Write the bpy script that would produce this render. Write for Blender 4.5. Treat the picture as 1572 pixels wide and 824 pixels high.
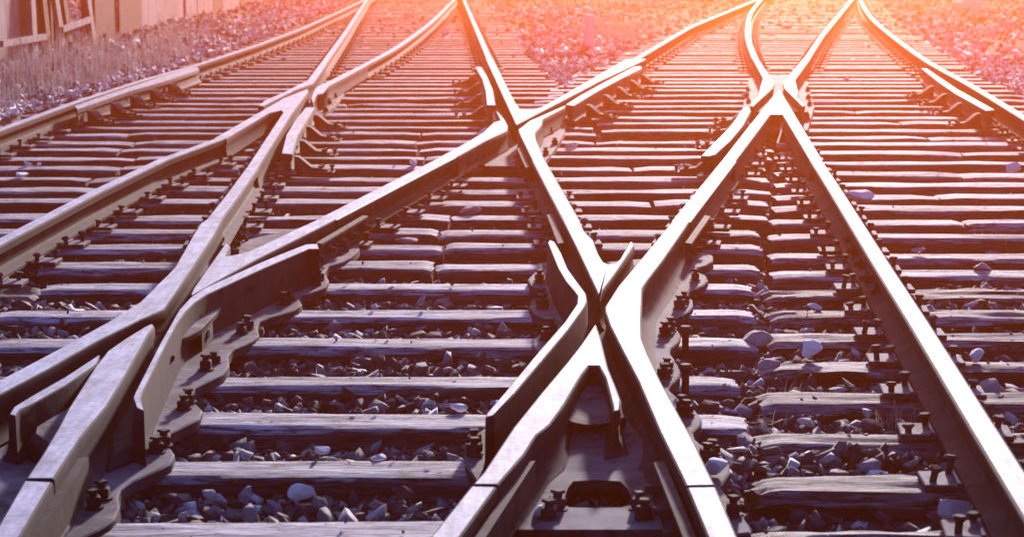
import bpy, bmesh, math, random
import numpy as np
from mathutils import Vector, Matrix, noise
R = math.radians
S = bpy.context.scene
for o in list(bpy.data.objects): bpy.data.objects.remove(o)
COL = S.collection

# ------------------------------------------------------------------ camera, sky, sun, exposure
F_PX, W_PX, H_PX = 3150.0, 1572.0, 824.0
CAM_Z, PITCH = 1.46, R(9.02)
cam_d = bpy.data.cameras.new('camera'); cam = bpy.data.objects.new('camera', cam_d); COL.objects.link(cam)
cam.location = (0, 0, CAM_Z); cam.rotation_euler = (R(90) - PITCH, 0, 0)
cam_d.sensor_width = 36; cam_d.lens = 36 * F_PX / W_PX; cam_d.clip_start = 0.1; cam_d.clip_end = 2000
cam_d.dof.use_dof = True; cam_d.dof.focus_distance = 8.0; cam_d.dof.aperture_fstop = 7.0
S.camera = cam
SUN_EL, SUN_AZ = R(12.5), R(8.5)          # behind the scene, a little to the right of the view axis
w = bpy.data.worlds.new('World'); S.world = w; w.use_nodes = True
nt = w.node_tree; nt.nodes.clear()
sky = nt.nodes.new('ShaderNodeTexSky'); sky.sky_type = 'NISHITA'; sky.sun_disc = False
sky.sun_elevation = SUN_EL; sky.sun_rotation = SUN_AZ; sky.dust_density = 3.0; sky.air_density = 1.0
tint = nt.nodes.new('ShaderNodeMix'); tint.data_type = 'RGBA'; tint.blend_type = 'MULTIPLY'
tint.inputs[0].default_value = 1.0; tint.inputs[7].default_value = (0.46, 0.52, 1.0, 1)
bg = nt.nodes.new('ShaderNodeBackground'); bg.inputs[1].default_value = 0.15
out = nt.nodes.new('ShaderNodeOutputWorld')
nt.links.new(sky.outputs[0], tint.inputs[6]); nt.links.new(tint.outputs[2], bg.inputs[0]); nt.links.new(bg.outputs[0], out.inputs[0])
sd = bpy.data.lights.new('sun', 'SUN'); sun = bpy.data.objects.new('sun', sd); COL.objects.link(sun)
sd.energy = 5.0; sd.angle = R(2.5); sd.color = (1.0, 0.90, 0.86)
sdir = Vector((math.sin(SUN_AZ) * math.cos(SUN_EL), math.cos(SUN_AZ) * math.cos(SUN_EL), math.sin(SUN_EL)))
sun.rotation_euler = sdir.to_track_quat('Z', 'Y').to_euler(); sun.location = (3, 20, 12)
S.view_settings.view_transform = 'Standard'; S.view_settings.look = 'None'
S.view_settings.exposure = 0.75; S.view_settings.gamma = 1.0
HAZE_DENSITY = 0.0072

# ------------------------------------------------------------------ helpers
def at(px, py, z=0.0):
    """a point of the photograph, taken as a place on the level z of the yard"""
    u = (px - W_PX / 2) / F_PX; v = (H_PX / 2 - py) / F_PX
    dy = math.cos(PITCH) + v * math.sin(PITCH); dz = -math.sin(PITCH) + v * math.cos(PITCH)
    t = (z - CAM_Z) / dz
    return (u * t, dy * t)
def tag(o, label=None, cat=None, group=None, kind=None):
    if label: o['label'] = label
    if cat: o['category'] = cat
    if group: o['group'] = group
    if kind: o['kind'] = kind
    return o
def link(name, me, mat=None, parent=None):
    o = bpy.data.objects.new(name, me); COL.objects.link(o)
    if mat and me is not None and not me.materials: me.materials.append(mat)
    if parent is not None: o.parent = parent
    return o
def empty(name, loc=(0, 0, 0), rz=0):
    o = bpy.data.objects.new(name, None); COL.objects.link(o)
    o.location = loc; o.rotation_euler = (0, 0, rz); o.empty_display_size = 0.05
    return o
def mesh_from(name, verts, faces, smooth=False):
    me = bpy.data.meshes.new(name); me.from_pydata(verts, [], faces); me.update()
    if smooth:
        me.polygons.foreach_set('use_smooth', [True] * len(me.polygons))
    return me
def bm_mesh(name, bm, smooth_angle=None):
    bmesh.ops.recalc_face_normals(bm, faces=bm.faces[:])
    me = bpy.data.meshes.new(name); bm.to_mesh(me); bm.free()
    if smooth_angle:
        me.polygons.foreach_set('use_smooth', [True] * len(me.polygons)); me.set_sharp_from_angle(angle=smooth_angle)
    return me
def shift(me, dx, dy, dz=0):
    me.transform(Matrix.Translation((-dx, -dy, -dz)))
ONES = ['', 'first', 'second', 'third', 'fourth', 'fifth', 'sixth', 'seventh', 'eighth', 'ninth', 'tenth', 'eleventh', 'twelfth',
        'thirteenth', 'fourteenth', 'fifteenth', 'sixteenth', 'seventeenth', 'eighteenth', 'nineteenth']
TENS = ['', '', 'twenty', 'thirty', 'forty', 'fifty', 'sixty', 'seventy', 'eighty', 'ninety']
def ordinal(n):
    if n < 20: return ONES[n]
    if n % 10 == 0: return TENS[n // 10][:-1] + 'ieth'
    return TENS[n // 10] + '-' + ONES[n % 10]

# ------------------------------------------------------------------ materials
class M:
    def __init__(self, name, rough=0.6, metal=0.0):
        self.m = bpy.data.materials.new(name); self.m.use_nodes = True
        self.t = self.m.node_tree; self.b = self.t.nodes['Principled BSDF']
        self.b.inputs['Roughness'].default_value = rough; self.b.inputs['Metallic'].default_value = metal; self.b.inputs['Specular IOR Level'].default_value = 0.22
    def n(self, kind, **kw):
        x = self.t.nodes.new(kind)
        for k, v in kw.items(): setattr(x, k, v)
        return x
    def l(self, a, b): self.t.links.new(a, b)
    def coords(self, scale=(1, 1, 1), geo=False):
        mp = self.n('ShaderNodeMapping'); mp.inputs['Scale'].default_value = scale
        if geo: self.l(self.n('ShaderNodeNewGeometry').outputs['Position'], mp.inputs[0])
        else: self.l(self.n('ShaderNodeTexCoord').outputs['Object'], mp.inputs[0])
        return mp.outputs[0]
    def noise(self, co, scale, detail=6, rough=0.6, dist=0.0):
        x = self.n('ShaderNodeTexNoise'); x.inputs['Scale'].default_value = scale; x.inputs['Detail'].default_value = detail
        x.inputs['Roughness'].default_value = rough; x.inputs['Distortion'].default_value = dist
        if co is not None: self.l(co, x.inputs['Vector'])
        return x.outputs['Fac']
    def ramp(self, fac, stops):
        x = self.n('ShaderNodeValToRGB'); e = x.color_ramp.elements
        while len(e) > 1: e.remove(e[-1])
        e[0].position = stops[0][0]; e[0].color = (*stops[0][1], 1)
        for p, c in stops[1:]:
            k = e.new(p); k.color = (*c, 1)
        self.l(fac, x.inputs[0]); return x.outputs[0]
    def mix(self, fac, a, b, mode='MIX'):
        x = self.n('ShaderNodeMix', data_type='RGBA', blend_type=mode)
        for s, v in ((0, fac), (6, a), (7, b)):
            if hasattr(v, 'is_output'): self.l(v, x.inputs[s])
            elif isinstance(v, (int, float)): x.inputs[s].default_value = v
            else: x.inputs[s].default_value = (*v, 1)
        return x.outputs[2]
    def math(self, op, a, b=0.0, clamp=False):
        x = self.n('ShaderNodeMath', operation=op); x.use_clamp = clamp
        for i, v in enumerate((a, b)):
            if hasattr(v, 'is_output'): self.l(v, x.inputs[i])
            else: x.inputs[i].default_value = v
        return x.outputs[0]
    def color(self, c):
        if hasattr(c, 'is_output'): self.l(c, self.b.inputs['Base Color'])
        else: self.b.inputs['Base Color'].default_value = (*c, 1)
    def rough(self, r): self.l(r, self.b.inputs['Roughness'])
    def bump(self, h, strength=0.5, dist=0.01):
        x = self.n('ShaderNodeBump'); x.inputs['Strength'].default_value = strength; x.inputs['Distance'].default_value = dist
        self.l(h, x.inputs['Height']); self.l(x.outputs[0], self.b.inputs['Normal'])

def wood_mat(name, lo, hi, erode=1.0):
    m = M(name, 0.8)
    oi = m.n('ShaderNodeObjectInfo')
    add = m.n('ShaderNodeVectorMath', operation='ADD')
    off = m.n('ShaderNodeCombineXYZ'); r10 = m.math('MULTIPLY', oi.outputs['Random'], 37.0)
    m.l(r10, off.inputs[0]); m.l(r10, off.inputs[1])
    m.l(m.n('ShaderNodeTexCoord').outputs['Object'], add.inputs[0]); m.l(off.outputs[0], add.inputs[1])
    mp = m.n('ShaderNodeMapping'); mp.inputs['Scale'].default_value = (3.0, 34, 34); m.l(add.outputs[0], mp.inputs[0])
    g = m.noise(mp.outputs[0], 1.5, 10, 0.7, 0.6)
    mp2 = m.n('ShaderNodeMapping'); mp2.inputs['Scale'].default_value = (1.1, 3, 3); m.l(add.outputs[0], mp2.inputs[0])
    p = m.noise(mp2.outputs[0], 2.2, 5, 0.6)
    mp3 = m.n('ShaderNodeMapping'); mp3.inputs['Scale'].default_value = (5.0, 75, 75); m.l(add.outputs[0], mp3.inputs[0])
    ck = m.noise(mp3.outputs[0], 1.0, 4, 0.55, 0.6)
    base = m.ramp(g, [(0.30, tuple(c * 0.55 for c in lo)), (0.45, lo), (0.66, hi)])
    patch = m.ramp(p, [(0.33, (0.6, 0.57, 0.58)), (0.62, (1.1, 1.08, 1.1))])
    c = m.mix(1.0, base, patch, 'MULTIPLY')
    crack = m.ramp(ck, [(0.36, (0, 0, 0)), (0.42, (1, 1, 1))])
    c = m.mix(0.75, c, crack, 'MULTIPLY')
    mp4 = m.n('ShaderNodeMapping'); mp4.inputs['Scale'].default_value = (1.5, 17, 17); m.l(add.outputs[0], mp4.inputs[0])
    ln = m.math('ABSOLUTE', m.math('SUBTRACT', m.noise(mp4.outputs[0], 1.3, 7, 0.62, 0.3), 0.5))
    split = m.ramp(ln, [(0.004, (0.08, 0.06, 0.07)), (0.018, (1, 1, 1))])
    c = m.mix(0.9, c, split, 'MULTIPLY')
    stn = m.ramp(m.noise(mp2.outputs[0], 5.0, 7, 0.7), [(0.40, (0.35, 0.31, 0.33)), (0.50, (1, 1, 1))])
    c = m.mix(0.55, c, stn, 'MULTIPLY')
    vr = m.math('MULTIPLY_ADD', oi.outputs['Random'], 0.5); m.t.nodes[-1].inputs[2].default_value = 0.85
    cv = m.n('ShaderNodeCombineColor'); m.l(vr, cv.inputs[0]); m.l(vr, cv.inputs[1]); m.l(vr, cv.inputs[2])
    c = m.mix(1.0, c, cv.outputs[0], 'MULTIPLY')
    # shade of the side faces painted into the colour, tops left as they are
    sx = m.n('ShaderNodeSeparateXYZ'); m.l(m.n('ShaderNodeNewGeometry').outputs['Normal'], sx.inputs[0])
    side_shade = m.ramp(sx.outputs[2], [(0.25, (0.13, 0.105, 0.12)), (0.65, (1, 1, 1))])
    c = m.mix(1.0, c, side_shade, 'MULTIPLY')
    m.color(c)
    h = m.math('ADD', m.math('MULTIPLY', g, 0.6), m.math('MULTIPLY', crack, 0.35))
    h = m.math('ADD', h, m.math('MULTIPLY', split, 0.9))
    m.bump(h, 0.9, 0.008 * erode)
    return m.m
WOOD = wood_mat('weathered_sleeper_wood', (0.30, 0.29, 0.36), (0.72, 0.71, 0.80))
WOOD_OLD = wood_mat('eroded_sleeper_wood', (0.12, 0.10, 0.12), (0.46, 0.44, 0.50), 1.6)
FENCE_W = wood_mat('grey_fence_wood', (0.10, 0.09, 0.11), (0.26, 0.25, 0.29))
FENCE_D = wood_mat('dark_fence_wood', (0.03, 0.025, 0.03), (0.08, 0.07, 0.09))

def steel_mat(name, dark, dust, polish=(0.54, 0.57, 0.72), ztop=0.152, worn=True):
    """rusted steel whose running surface is worn bright"""
    m = M(name, 0.85, 0.0); m.b.inputs['Specular IOR Level'].default_value = 0.08
    co = m.coords((1, 1, 1), geo=True)
    a = m.noise(co, 9, 8, 0.65); b = m.noise(co, 60, 5, 0.6)
    geo = m.n('ShaderNodeNewGeometry'); sep = m.n('ShaderNodeSeparateXYZ'); m.l(geo.outputs['Normal'], sep.inputs[0])
    up = m.math('SUBTRACT', sep.outputs[2], 0.35, True)
    rust = m.ramp(a, [(0.35, tuple(c * 0.6 for c in dark)), (0.65, tuple(c * 1.5 for c in dark))])
    sp = m.ramp(b, [(0.4, (0.7, 0.7, 0.7)), (0.7, (1.25, 1.2, 1.2))])
    rust = m.mix(1.0, rust, sp, 'MULTIPLY')
    du = m.math('MULTIPLY', up, m.math('MULTIPLY_ADD', a, 1.4)); m.t.nodes[-2].inputs[2].default_value = 0.2
    c = m.mix(m.math('MINIMUM', du, 0.9), rust, dust)
    gr = m.ramp(m.noise(co, 3.3, 9, 0.72, 0.8), [(0.42, (0.30, 0.26, 0.28)), (0.50, (0.9, 0.88, 0.9)), (0.62, (1.15, 1.15, 1.2))])
    c = m.mix(0.85, c, gr, 'MULTIPLY')
    if worn:
        ps = m.n('ShaderNodeSeparateXYZ'); m.l(geo.outputs['Position'], ps.inputs[0])
        edge = m.math('MULTIPLY_ADD', b, 0.006); m.t.nodes[-1].inputs[2].default_value = -0.003
        hz = m.math('GREATER_THAN', m.math('ADD', ps.outputs[2], edge), ztop)
        nz = m.math('GREATER_THAN', sep.outputs[2], 0.93)
        k = m.math('MULTIPLY', hz, nz)
        st = m.ramp(m.noise(co, 5, 8, 0.75), [(0.3, tuple(p * 0.5 for p in polish)), (0.6, polish)])
        st = m.mix(0.5, st, m.ramp(m.noise(co, 38, 6, 0.75), [(0.35, (0.25, 0.22, 0.24)), (0.52, (1, 1, 1))]), 'MULTIPLY')
        st = m.mix(0.7, st, m.ramp(m.noise(m.coords((14, 1.2, 1), geo=True), 3.5, 8, 0.7), [(0.36, (0.5, 0.47, 0.5)), (0.6, (1.08, 1.08, 1.08))]), 'MULTIPLY')
        c = m.mix(k, c, st)
        m.l(m.math('MULTIPLY', k, 0.10), m.b.inputs['Metallic']); m.l(m.math('MULTIPLY_ADD', k, 0.10), m.b.inputs['Specular IOR Level']); m.t.nodes[-1].inputs[2].default_value = 0.08
        rr = m.math('MULTIPLY_ADD', b, 0.22); m.t.nodes[-1].inputs[2].default_value = 0.62
        mx = m.n('ShaderNodeMix'); m.l(k, mx.inputs[0]); mx.inputs[2].default_value = 0.85; m.l(rr, mx.inputs[3])
        m.rough(mx.outputs[0])
    m.color(c)
    m.bump(m.math('ADD', m.math('MULTIPLY', b, 0.6), a), 0.35, 0.004)
    return m.m
STEEL = steel_mat('rusted_rail_steel', (0.022, 0.016, 0.024), (0.060, 0.052, 0.07))
CAST = steel_mat('cast_frog_steel', (0.022, 0.017, 0.026), (0.075, 0.068, 0.09))
PLATE = steel_mat('base_plate_steel', (0.04, 0.034, 0.045), (0.26, 0.25, 0.30), worn=False)
TPM = steel_mat('tie_plate_steel', (0.06, 0.045, 0.055), (0.40, 0.38, 0.43), worn=False)
BOLT = steel_mat('bolt_steel', (0.045, 0.030, 0.036), (0.10, 0.085, 0.10), worn=False)
GUARD = steel_mat('check_rail_steel', (0.06, 0.042, 0.052), (0.18, 0.16, 0.19), (0.50, 0.52, 0.64))

def stone_mat(name, stops, bump=0.5):
    m = M(name, 0.85)
    co = m.coords((1, 1, 1), geo=True)
    at_ = m.n('ShaderNodeAttribute', attribute_name='tone')
    base = m.ramp(at_.outputs['Fac'], stops)
    sp = m.ramp(m.noise(co, 70, 5, 0.7), [(0.3, (0.55, 0.53, 0.55)), (0.65, (1.15, 1.15, 1.15))])
    m.color(m.mix(1.0, base, sp, 'MULTIPLY')); m.bump(m.noise(co, 90, 5, 0.6), bump, 0.006)
    return m.m
BALLAST = stone_mat('ballast_stone', [(0.0, (0.03, 0.024, 0.03)), (0.5, (0.10, 0.085, 0.10)), (0.75, (0.30, 0.28, 0.31)), (0.88, (0.62, 0.60, 0.63)), (1.0, (0.85, 0.83, 0.85))])
GRAVEL = stone_mat('pale_gravel_stone', [(0.0, (0.08, 0.06, 0.07)), (0.3, (0.30, 0.28, 0.31)), (0.65, (0.72, 0.70, 0.73)), (1.0, (0.95, 0.94, 0.95))])
WHITE = M('white_stone', 0.8)
WHITE.color(WHITE.ramp(WHITE.noise(WHITE.coords((1, 1, 1)), 30, 5, 0.6), [(0.3, (0.76, 0.73, 0.76)), (0.6, (0.93, 0.91, 0.93))]))
WHITE.bump(WHITE.noise(WHITE.coords((1, 1, 1)), 60, 6, 0.7), 0.6, 0.006); WHITE = WHITE.m
PALE = M('pale_stone', 0.85)
PALE.color(PALE.ramp(PALE.noise(PALE.coords((1, 1, 1)), 30, 5, 0.6), [(0.3, (0.22, 0.19, 0.21)), (0.6, (0.50, 0.46, 0.49))]))
PALE.bump(PALE.noise(PALE.coords((1, 1, 1)), 60, 6, 0.7), 0.6, 0.006); PALE = PALE.m
g = M('dirt', 0.95); co = g.coords((1, 1, 1), geo=True)
gc = g.ramp(g.noise(co, 3, 8, 0.7), [(0.35, (0.035, 0.026, 0.03)), (0.6, (0.15, 0.125, 0.13))])
g.color(g.mix(1.0, gc, g.ramp(g.noise(co, 45, 5, 0.7), [(0.35, (0.5, 0.5, 0.5)), (0.65, (1.5, 1.45, 1.45))]), 'MULTIPLY'))
g.bump(g.math('ADD', g.noise(co, 35, 6, 0.7), g.noise(co, 8, 4)), 1.0, 0.03); DIRT = g.m
def grass_mat(name, lo, hi):
    m = M(name, 0.7)
    a = m.n('ShaderNodeAttribute', attribute_name='tone')
    m.color(m.ramp(a.outputs['Fac'], [(0.0, lo), (0.6, tuple((p + q) / 2 for p, q in zip(lo, hi))), (1.0, hi)]))
    tr = m.n('ShaderNodeBsdfTranslucent'); tr.inputs[0].default_value = (*[c * 0.8 for c in hi], 1)
    mx = m.n('ShaderNodeMixShader'); mx.inputs[0].default_value = 0.25
    m.l(m.b.outputs[0], mx.inputs[1]); m.l(tr.outputs[0], mx.inputs[2]); m.l(mx.outputs[0], m.t.nodes['Material Output'].inputs[0])
    return m.m
GRASS = grass_mat('dull_grass', (0.03, 0.03, 0.04), (0.50, 0.48, 0.53))
STRAW = grass_mat('dry_straw', (0.16, 0.13, 0.13), (0.50, 0.46, 0.46))
pw = M('white_post_paint', 0.6); pw.color(pw.ramp(pw.noise(pw.coords((1, 1, 1)), 8, 5), [(0.3, (0.80, 0.78, 0.78)), (0.7, (0.92, 0.90, 0.90))])); POSTM = pw.m
pn = M('weathered_pale_board', 0.75); pc = pn.coords((6, 6, 0.7))
pn.color(pn.mix(1.0, pn.ramp(pn.noise(pc, 1.5, 7, 0.6), [(0.3, (0.12, 0.115, 0.145)), (0.62, (0.32, 0.31, 0.37))]),
                pn.ramp(pn.noise(pn.coords((1, 1, 1)), 1.3, 5, 0.6), [(0.35, (0.5, 0.47, 0.5)), (0.6, (1, 1, 1))]), 'MULTIPLY'))
pn.bump(pn.noise(pc, 4, 5), 0.4, 0.01); PANEL = pn.m

# ------------------------------------------------------------------ rail lines (places on the yard at rail level)
ZT = 0.16
def line(pts): return [at(x, y, ZT) for x, y in pts]
L = {
 'r8': line([(-140, 254), (0, 199), (115, 157), (217, 124), (306, 99), (400, 68), (464, 44), (515, 21), (560, 0), (592, -18)]),
 'r7': line([(-140, 446), (0, 371), (145, 295), (250, 245), (337.5, 213)]),
 'r7b': line([(557, 101), (604, 76), (642, 50), (667, 30), (685, 12), (697, 0), (714, -20)]),
 'r1u': line([(495, 100), (530, 51), (563, 0), (576, -20)]),
 'r1m': line([(388, 257), (360, 296), (330, 335)]),
 'r2m': line([(690, 240), (600, 286), (502, 336.5)]),
 'r3m': line([(827, 247), (852, 293), (878, 340)]),
 'r4m': line([(1119, 247), (1045, 340)]),
 'r3u': line([(751, 90), (712, 0), (703, -20)]),
 'r2u': line([(976, 91), (1060, 42), (1160, 1), (1212, -20)]),
 'r5u': line([(1159, 90), (1149, 62), (1148, 40), (1153, 20), (1166, 3), (1186, -18)]),
 'r4u': line([(1239, 90), (1262, 55), (1308, 0), (1325, -20)]),
 'r5l': line([(1253, 247), (1284, 295), (1353, 406), (1408, 492), (1482, 612), (1554, 728), (1640, 866)]),
 'r6': line([(1317, -20), (1321, 0), (1333, 22), (1354, 43), (1414, 88), (1490, 131), (1573, 181), (1700, 260), (1900, 390)]),
}
for k_, end_ in (('r8', 4.5), ('r7', 4.5), ('r6', 4.5)):      # the lines run on past the edge of the picture
    p_ = sorted(L[k_], key=lambda q: q[1]); a_, b_ = p_[0], p_[1]; sl = (b_[0] - a_[0]) / (b_[1] - a_[1])
    L[k_] = [(a_[0] + sl * (end_ - a_[1]), end_)] + p_
def xat(name, y):
    p = sorted(L[name], key=lambda q: q[1])
    if y <= p[0][1]: a, b = p[0], p[1]
    elif y >= p[-1][1]: a, b = p[-2], p[-1]
    else:
        for a, b in zip(p, p[1:]):
            if a[1] <= y <= b[1]: break
    return a[0] + (b[0] - a[0]) * (y - a[1]) / (b[1] - a[1])
# whole lines through the frogs, for the ends of the sleepers
def whole(name, keys, extra=()):
    L[name] = sorted([p for k in keys for p in L[k]] + [at(x, y, ZT) for x, y in extra], key=lambda q: q[1])
whole('R3', ['r3u', 'r3m'], [(807, 215)]); whole('R2', ['r2u'], [(795, 193)])
def smooth_line(pts, sub=6):
    out = []
    n = len(pts)
    for i in range(n - 1):
        p0 = pts[max(i - 1, 0)]; p1 = pts[i]; p2 = pts[i + 1]; p3 = pts[min(i + 2, n - 1)]
        for k in range(sub):
            t = k / sub
            out.append(tuple(0.5 * ((2 * p1[j]) + (-p0[j] + p2[j]) * t + (2 * p0[j] - 5 * p1[j] + 4 * p2[j] - p3[j]) * t * t +
                                    (-p0[j] + 3 * p1[j] - 3 * p2[j] + p3[j]) * t ** 3) for j in (0, 1)))
    out.append(pts[-1]); return out
RAIL_PROFILE = [(-0.036, 0.1525), (-0.034, 0.157), (-0.028, 0.160), (0.028, 0.160), (0.034, 0.157), (0.036, 0.1525), (0.0355, 0.126), (0.0125, 0.114), (0.009, 0.10),
                (0.009, 0.058), (0.018, 0.045), (0.063, 0.034), (0.063, 0.022), (-0.063, 0.022), (-0.063, 0.034), (-0.018, 0.045),
                (-0.009, 0.058), (-0.009, 0.10), (-0.0125, 0.114), (-0.0355, 0.126)]
def sweep(pts, profile, widths=None):
    n = len(pts); k = len(profile); vs = []; fs = []
    for i, p in enumerate(pts):
        a = pts[max(i - 1, 0)]; b = pts[min(i + 1, n - 1)]
        d = Vector((b[0] - a[0], b[1] - a[1])).normalized(); nn = Vector((d.y, -d.x))
        if 0 < i < n - 1:
            d1 = Vector((p[0] - a[0], p[1] - a[1])).normalized(); c = max(0.6, abs(d.dot(d1)))
            nn = nn / c
        for (u, z) in profile: vs.append((p[0] + nn.x * u, p[1] + nn.y * u, z))
    for i in range(n - 1):
        for j in range(k):
            a = i * k + j; b = i * k + (j + 1) % k
            fs.append((a, b, b + k, a + k))
    fs.append(tuple(range(k))); fs.append(tuple(range((n - 1) * k, n * k))[::-1])
    return vs, fs
def sweep_mesh(name, pts, profile):
    vs, fs = sweep(pts, profile); bm = bmesh.new()
    bv = [bm.verts.new(v) for v in vs]
    for f in fs: bm.faces.new([bv[i] for i in f])
    return bm_mesh(name, bm, R(12))
def top_obj(name, me, mat, label, cat, group=None):
    """one-mesh thing whose origin is moved to its own middle on the ground"""
    n = len(me.vertices); a = np.empty(n * 3); me.vertices.foreach_get('co', a); a = a.reshape(-1, 3)
    c = (a.min(0) + a.max(0)) / 2
    shift(me, c[0], c[1]); o = link(name, me, mat); o.location = (c[0], c[1], 0)
    return tag(o, label, cat, group)
RAILG = 'running rails of the crossing'
def rail(key, label, smooth=False, hw=.040):
    pts = L[key]; k = hw / .036
    prof = [(u * k if z > .12 else u, z) for u, z in RAIL_PROFILE]
    if smooth: pts = smooth_line(pts)
    return top_obj('rail', sweep_mesh('rail', pts, prof), STEEL, label, 'rail', RAILG)
rail('r8', 'long rail nearest the grass and fence, at the far left')
rail('r7', 'straight rail leaving the left edge below the long fence-side rail')
rail('r7b', 'curved rail rising from the small far left frog to the top edge', True)
rail('r1u', 'short straight rail meeting the fence-side rail at the top edge')
rail('r1m', 'rail stretch between small far left frog and large near left frog')
rail('r2m', 'slanting rail joining the far middle frog to the near left frog', hw=.052)
rail('r3m', 'rail stretch running from far middle frog down to the centre frog', hw=.044)
rail('r4m', 'rail stretch running from the far right frog down to the centre frog', hw=.047)
rail('r3u', 'straight rail along the left side of the gravel bank with white post')
rail('r2u', 'straight bright rail along the right side of the white post gravel bank')
rail('r5u', 'curved rail bending down to the left side of the far right frog', True)
rail('r4u', 'straight rail coming from the top edge to the far right frog')
rail('r5l', 'long bright rail running from far right frog to the lower right corner')
rail('r6', 'outermost right rail curving away beside the gravel and dirt', True)

# ------------------------------------------------------------------ castings: outlines at their level, extruded to the plate
def offset_poly(pts, d):
    n = len(pts); out = []
    area = sum(pts[i][0] * pts[(i + 1) % n][1] - pts[(i + 1) % n][0] * pts[i][1] for i in range(n))
    s = 1 if area > 0 else -1
    for i in range(n):
        a = Vector(pts[i - 1]); b = Vector(pts[i]); c = Vector(pts[(i + 1) % n])
        d1 = (b - a); d2 = (c - b)
        d1 = d1.normalized() if d1.length > 1e-9 else d2.normalized(); d2 = d2.normalized() if d2.length > 1e-9 else d1
        n1 = Vector((d1.y, -d1.x)) * s; n2 = Vector((d2.y, -d2.x)) * s
        m = (n1 + n2)
        if m.length < 1e-4: m = n1
        m.normalize(); k = 1 / max(0.55, m.dot(n1))
        out.append((b.x + m.x * d * k, b.y + m.y * d * k))
    return out
def prism_bm(pts, levels, bm=None):
    """levels: (z, outward offset); first is the cap"""
    bm = bm or bmesh.new(); rings = []
    for z, d in levels:
        rings.append([bm.verts.new((x, y, z)) for x, y in offset_poly(pts, d)])
    bm.faces.new(rings[0]); bm.faces.new(rings[-1][::-1])
    n = len(pts)
    for a, b in zip(rings, rings[1:]):
        for i in range(n): bm.faces.new((a[i], b[i], b[(i + 1) % n], a[(i + 1) % n]))
    return bm
def HEAD(z=ZT, fl=0.03, base=0.03): return [(z, -0.007), (z - 0.003, -0.002), (z - 0.009, 0), (z - 0.036, 0), (z - 0.048, -0.006), (base + 0.045, -0.004), (base + 0.015, fl * 0.35), (base, fl)]
def WALL(z=0.18, fl=0.02, base=0.03): return [(z, -0.005), (z - 0.003, -0.0015), (z - 0.008, 0), (base + 0.05, 0.002), (base + 0.015, fl * 0.35), (base, fl)]
def SLAB(z=0.03, t=0.03): return [(z, -0.005), (z - 0.004, 0), (z - t, 0.002)]
def px(pts, z): return [at(x, y, z) for x, y in pts]
def part(name, parent, bm_or_me, mat, smooth=R(30)):
    me = bm_or_me if isinstance(bm_or_me, bpy.types.Mesh) else bm_mesh(name, bm_or_me, smooth)
    shift(me, parent.location.x, parent.location.y, parent.location.z)
    return link(name, me, mat, parent)

def box_bm(bm, cx, cy, cz, sx, sy, sz, rz=0.0, bev=0.0, rx=0.0, ry=0.0):
    g = bmesh.ops.create_cube(bm, size=1.0)['verts']
    bmesh.ops.scale(bm, vec=(sx, sy, sz), verts=g)
    if bev:
        es = list({e for v in g for e in v.link_edges})
        r = bmesh.ops.bevel(bm, geom=es, offset=bev, segments=1, affect='EDGES', profile=0.5)
        g = list({v for f in r['faces'] for v in f.verts} | set(v for v in g if v.is_valid))
    bmesh.ops.rotate(bm, cent=(0, 0, 0), matrix=Matrix.Rotation(rz, 3, 'Z') @ Matrix.Rotation(ry, 3, 'Y') @ Matrix.Rotation(rx, 3, 'X'), verts=g)
    bmesh.ops.translate(bm, vec=(cx, cy, cz), verts=g)
    return g
def cyl_bm(bm, cx, cy, z0, z1, r0, r1, seg=10, mat=None):
    ret = bmesh.ops.create_cone(bm, cap_ends=True, segments=seg, radius1=r0, radius2=r1, depth=z1 - z0)['verts']
    bmesh.ops.translate(bm, vec=(0, 0, (z0 + z1) / 2), verts=ret)
    if mat is not None: bmesh.ops.transform(bm, matrix=mat, verts=ret)
    bmesh.ops.translate(bm, vec=(cx, cy, 0), verts=ret)
    return ret
# square-headed bolt standing on a plate
bm = bmesh.new()
cyl_bm(bm, 0, 0, 0.0, 0.005, 0.026, 0.026, 16); box_bm(bm, 0, 0, 0.018, 0.036, 0.036, 0.024, 0.2, 0.003)
cyl_bm(bm, 0, 0, 0.03, 0.042, 0.011, 0.011, 10); box_bm(bm, 0, 0, 0.043, 0.028, 0.028, 0.008, 0.9, 0.003)
BOLT_ME = bm_mesh('bolt', bm, R(30)); BOLT_ME.materials.append(BOLT)
bm = bmesh.new()
cyl_bm(bm, 0, 0, 0.0, 0.022, 0.026, 0.026, 6); cyl_bm(bm, 0, 0, 0.022, 0.026, 0.022, 0.019, 6); cyl_bm(bm, 0, 0, 0.026, 0.045, 0.0125, 0.012, 12)
NUT_ME = bm_mesh('nut', bm, R(30)); NUT_ME.materials.append(BOLT)
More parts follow.
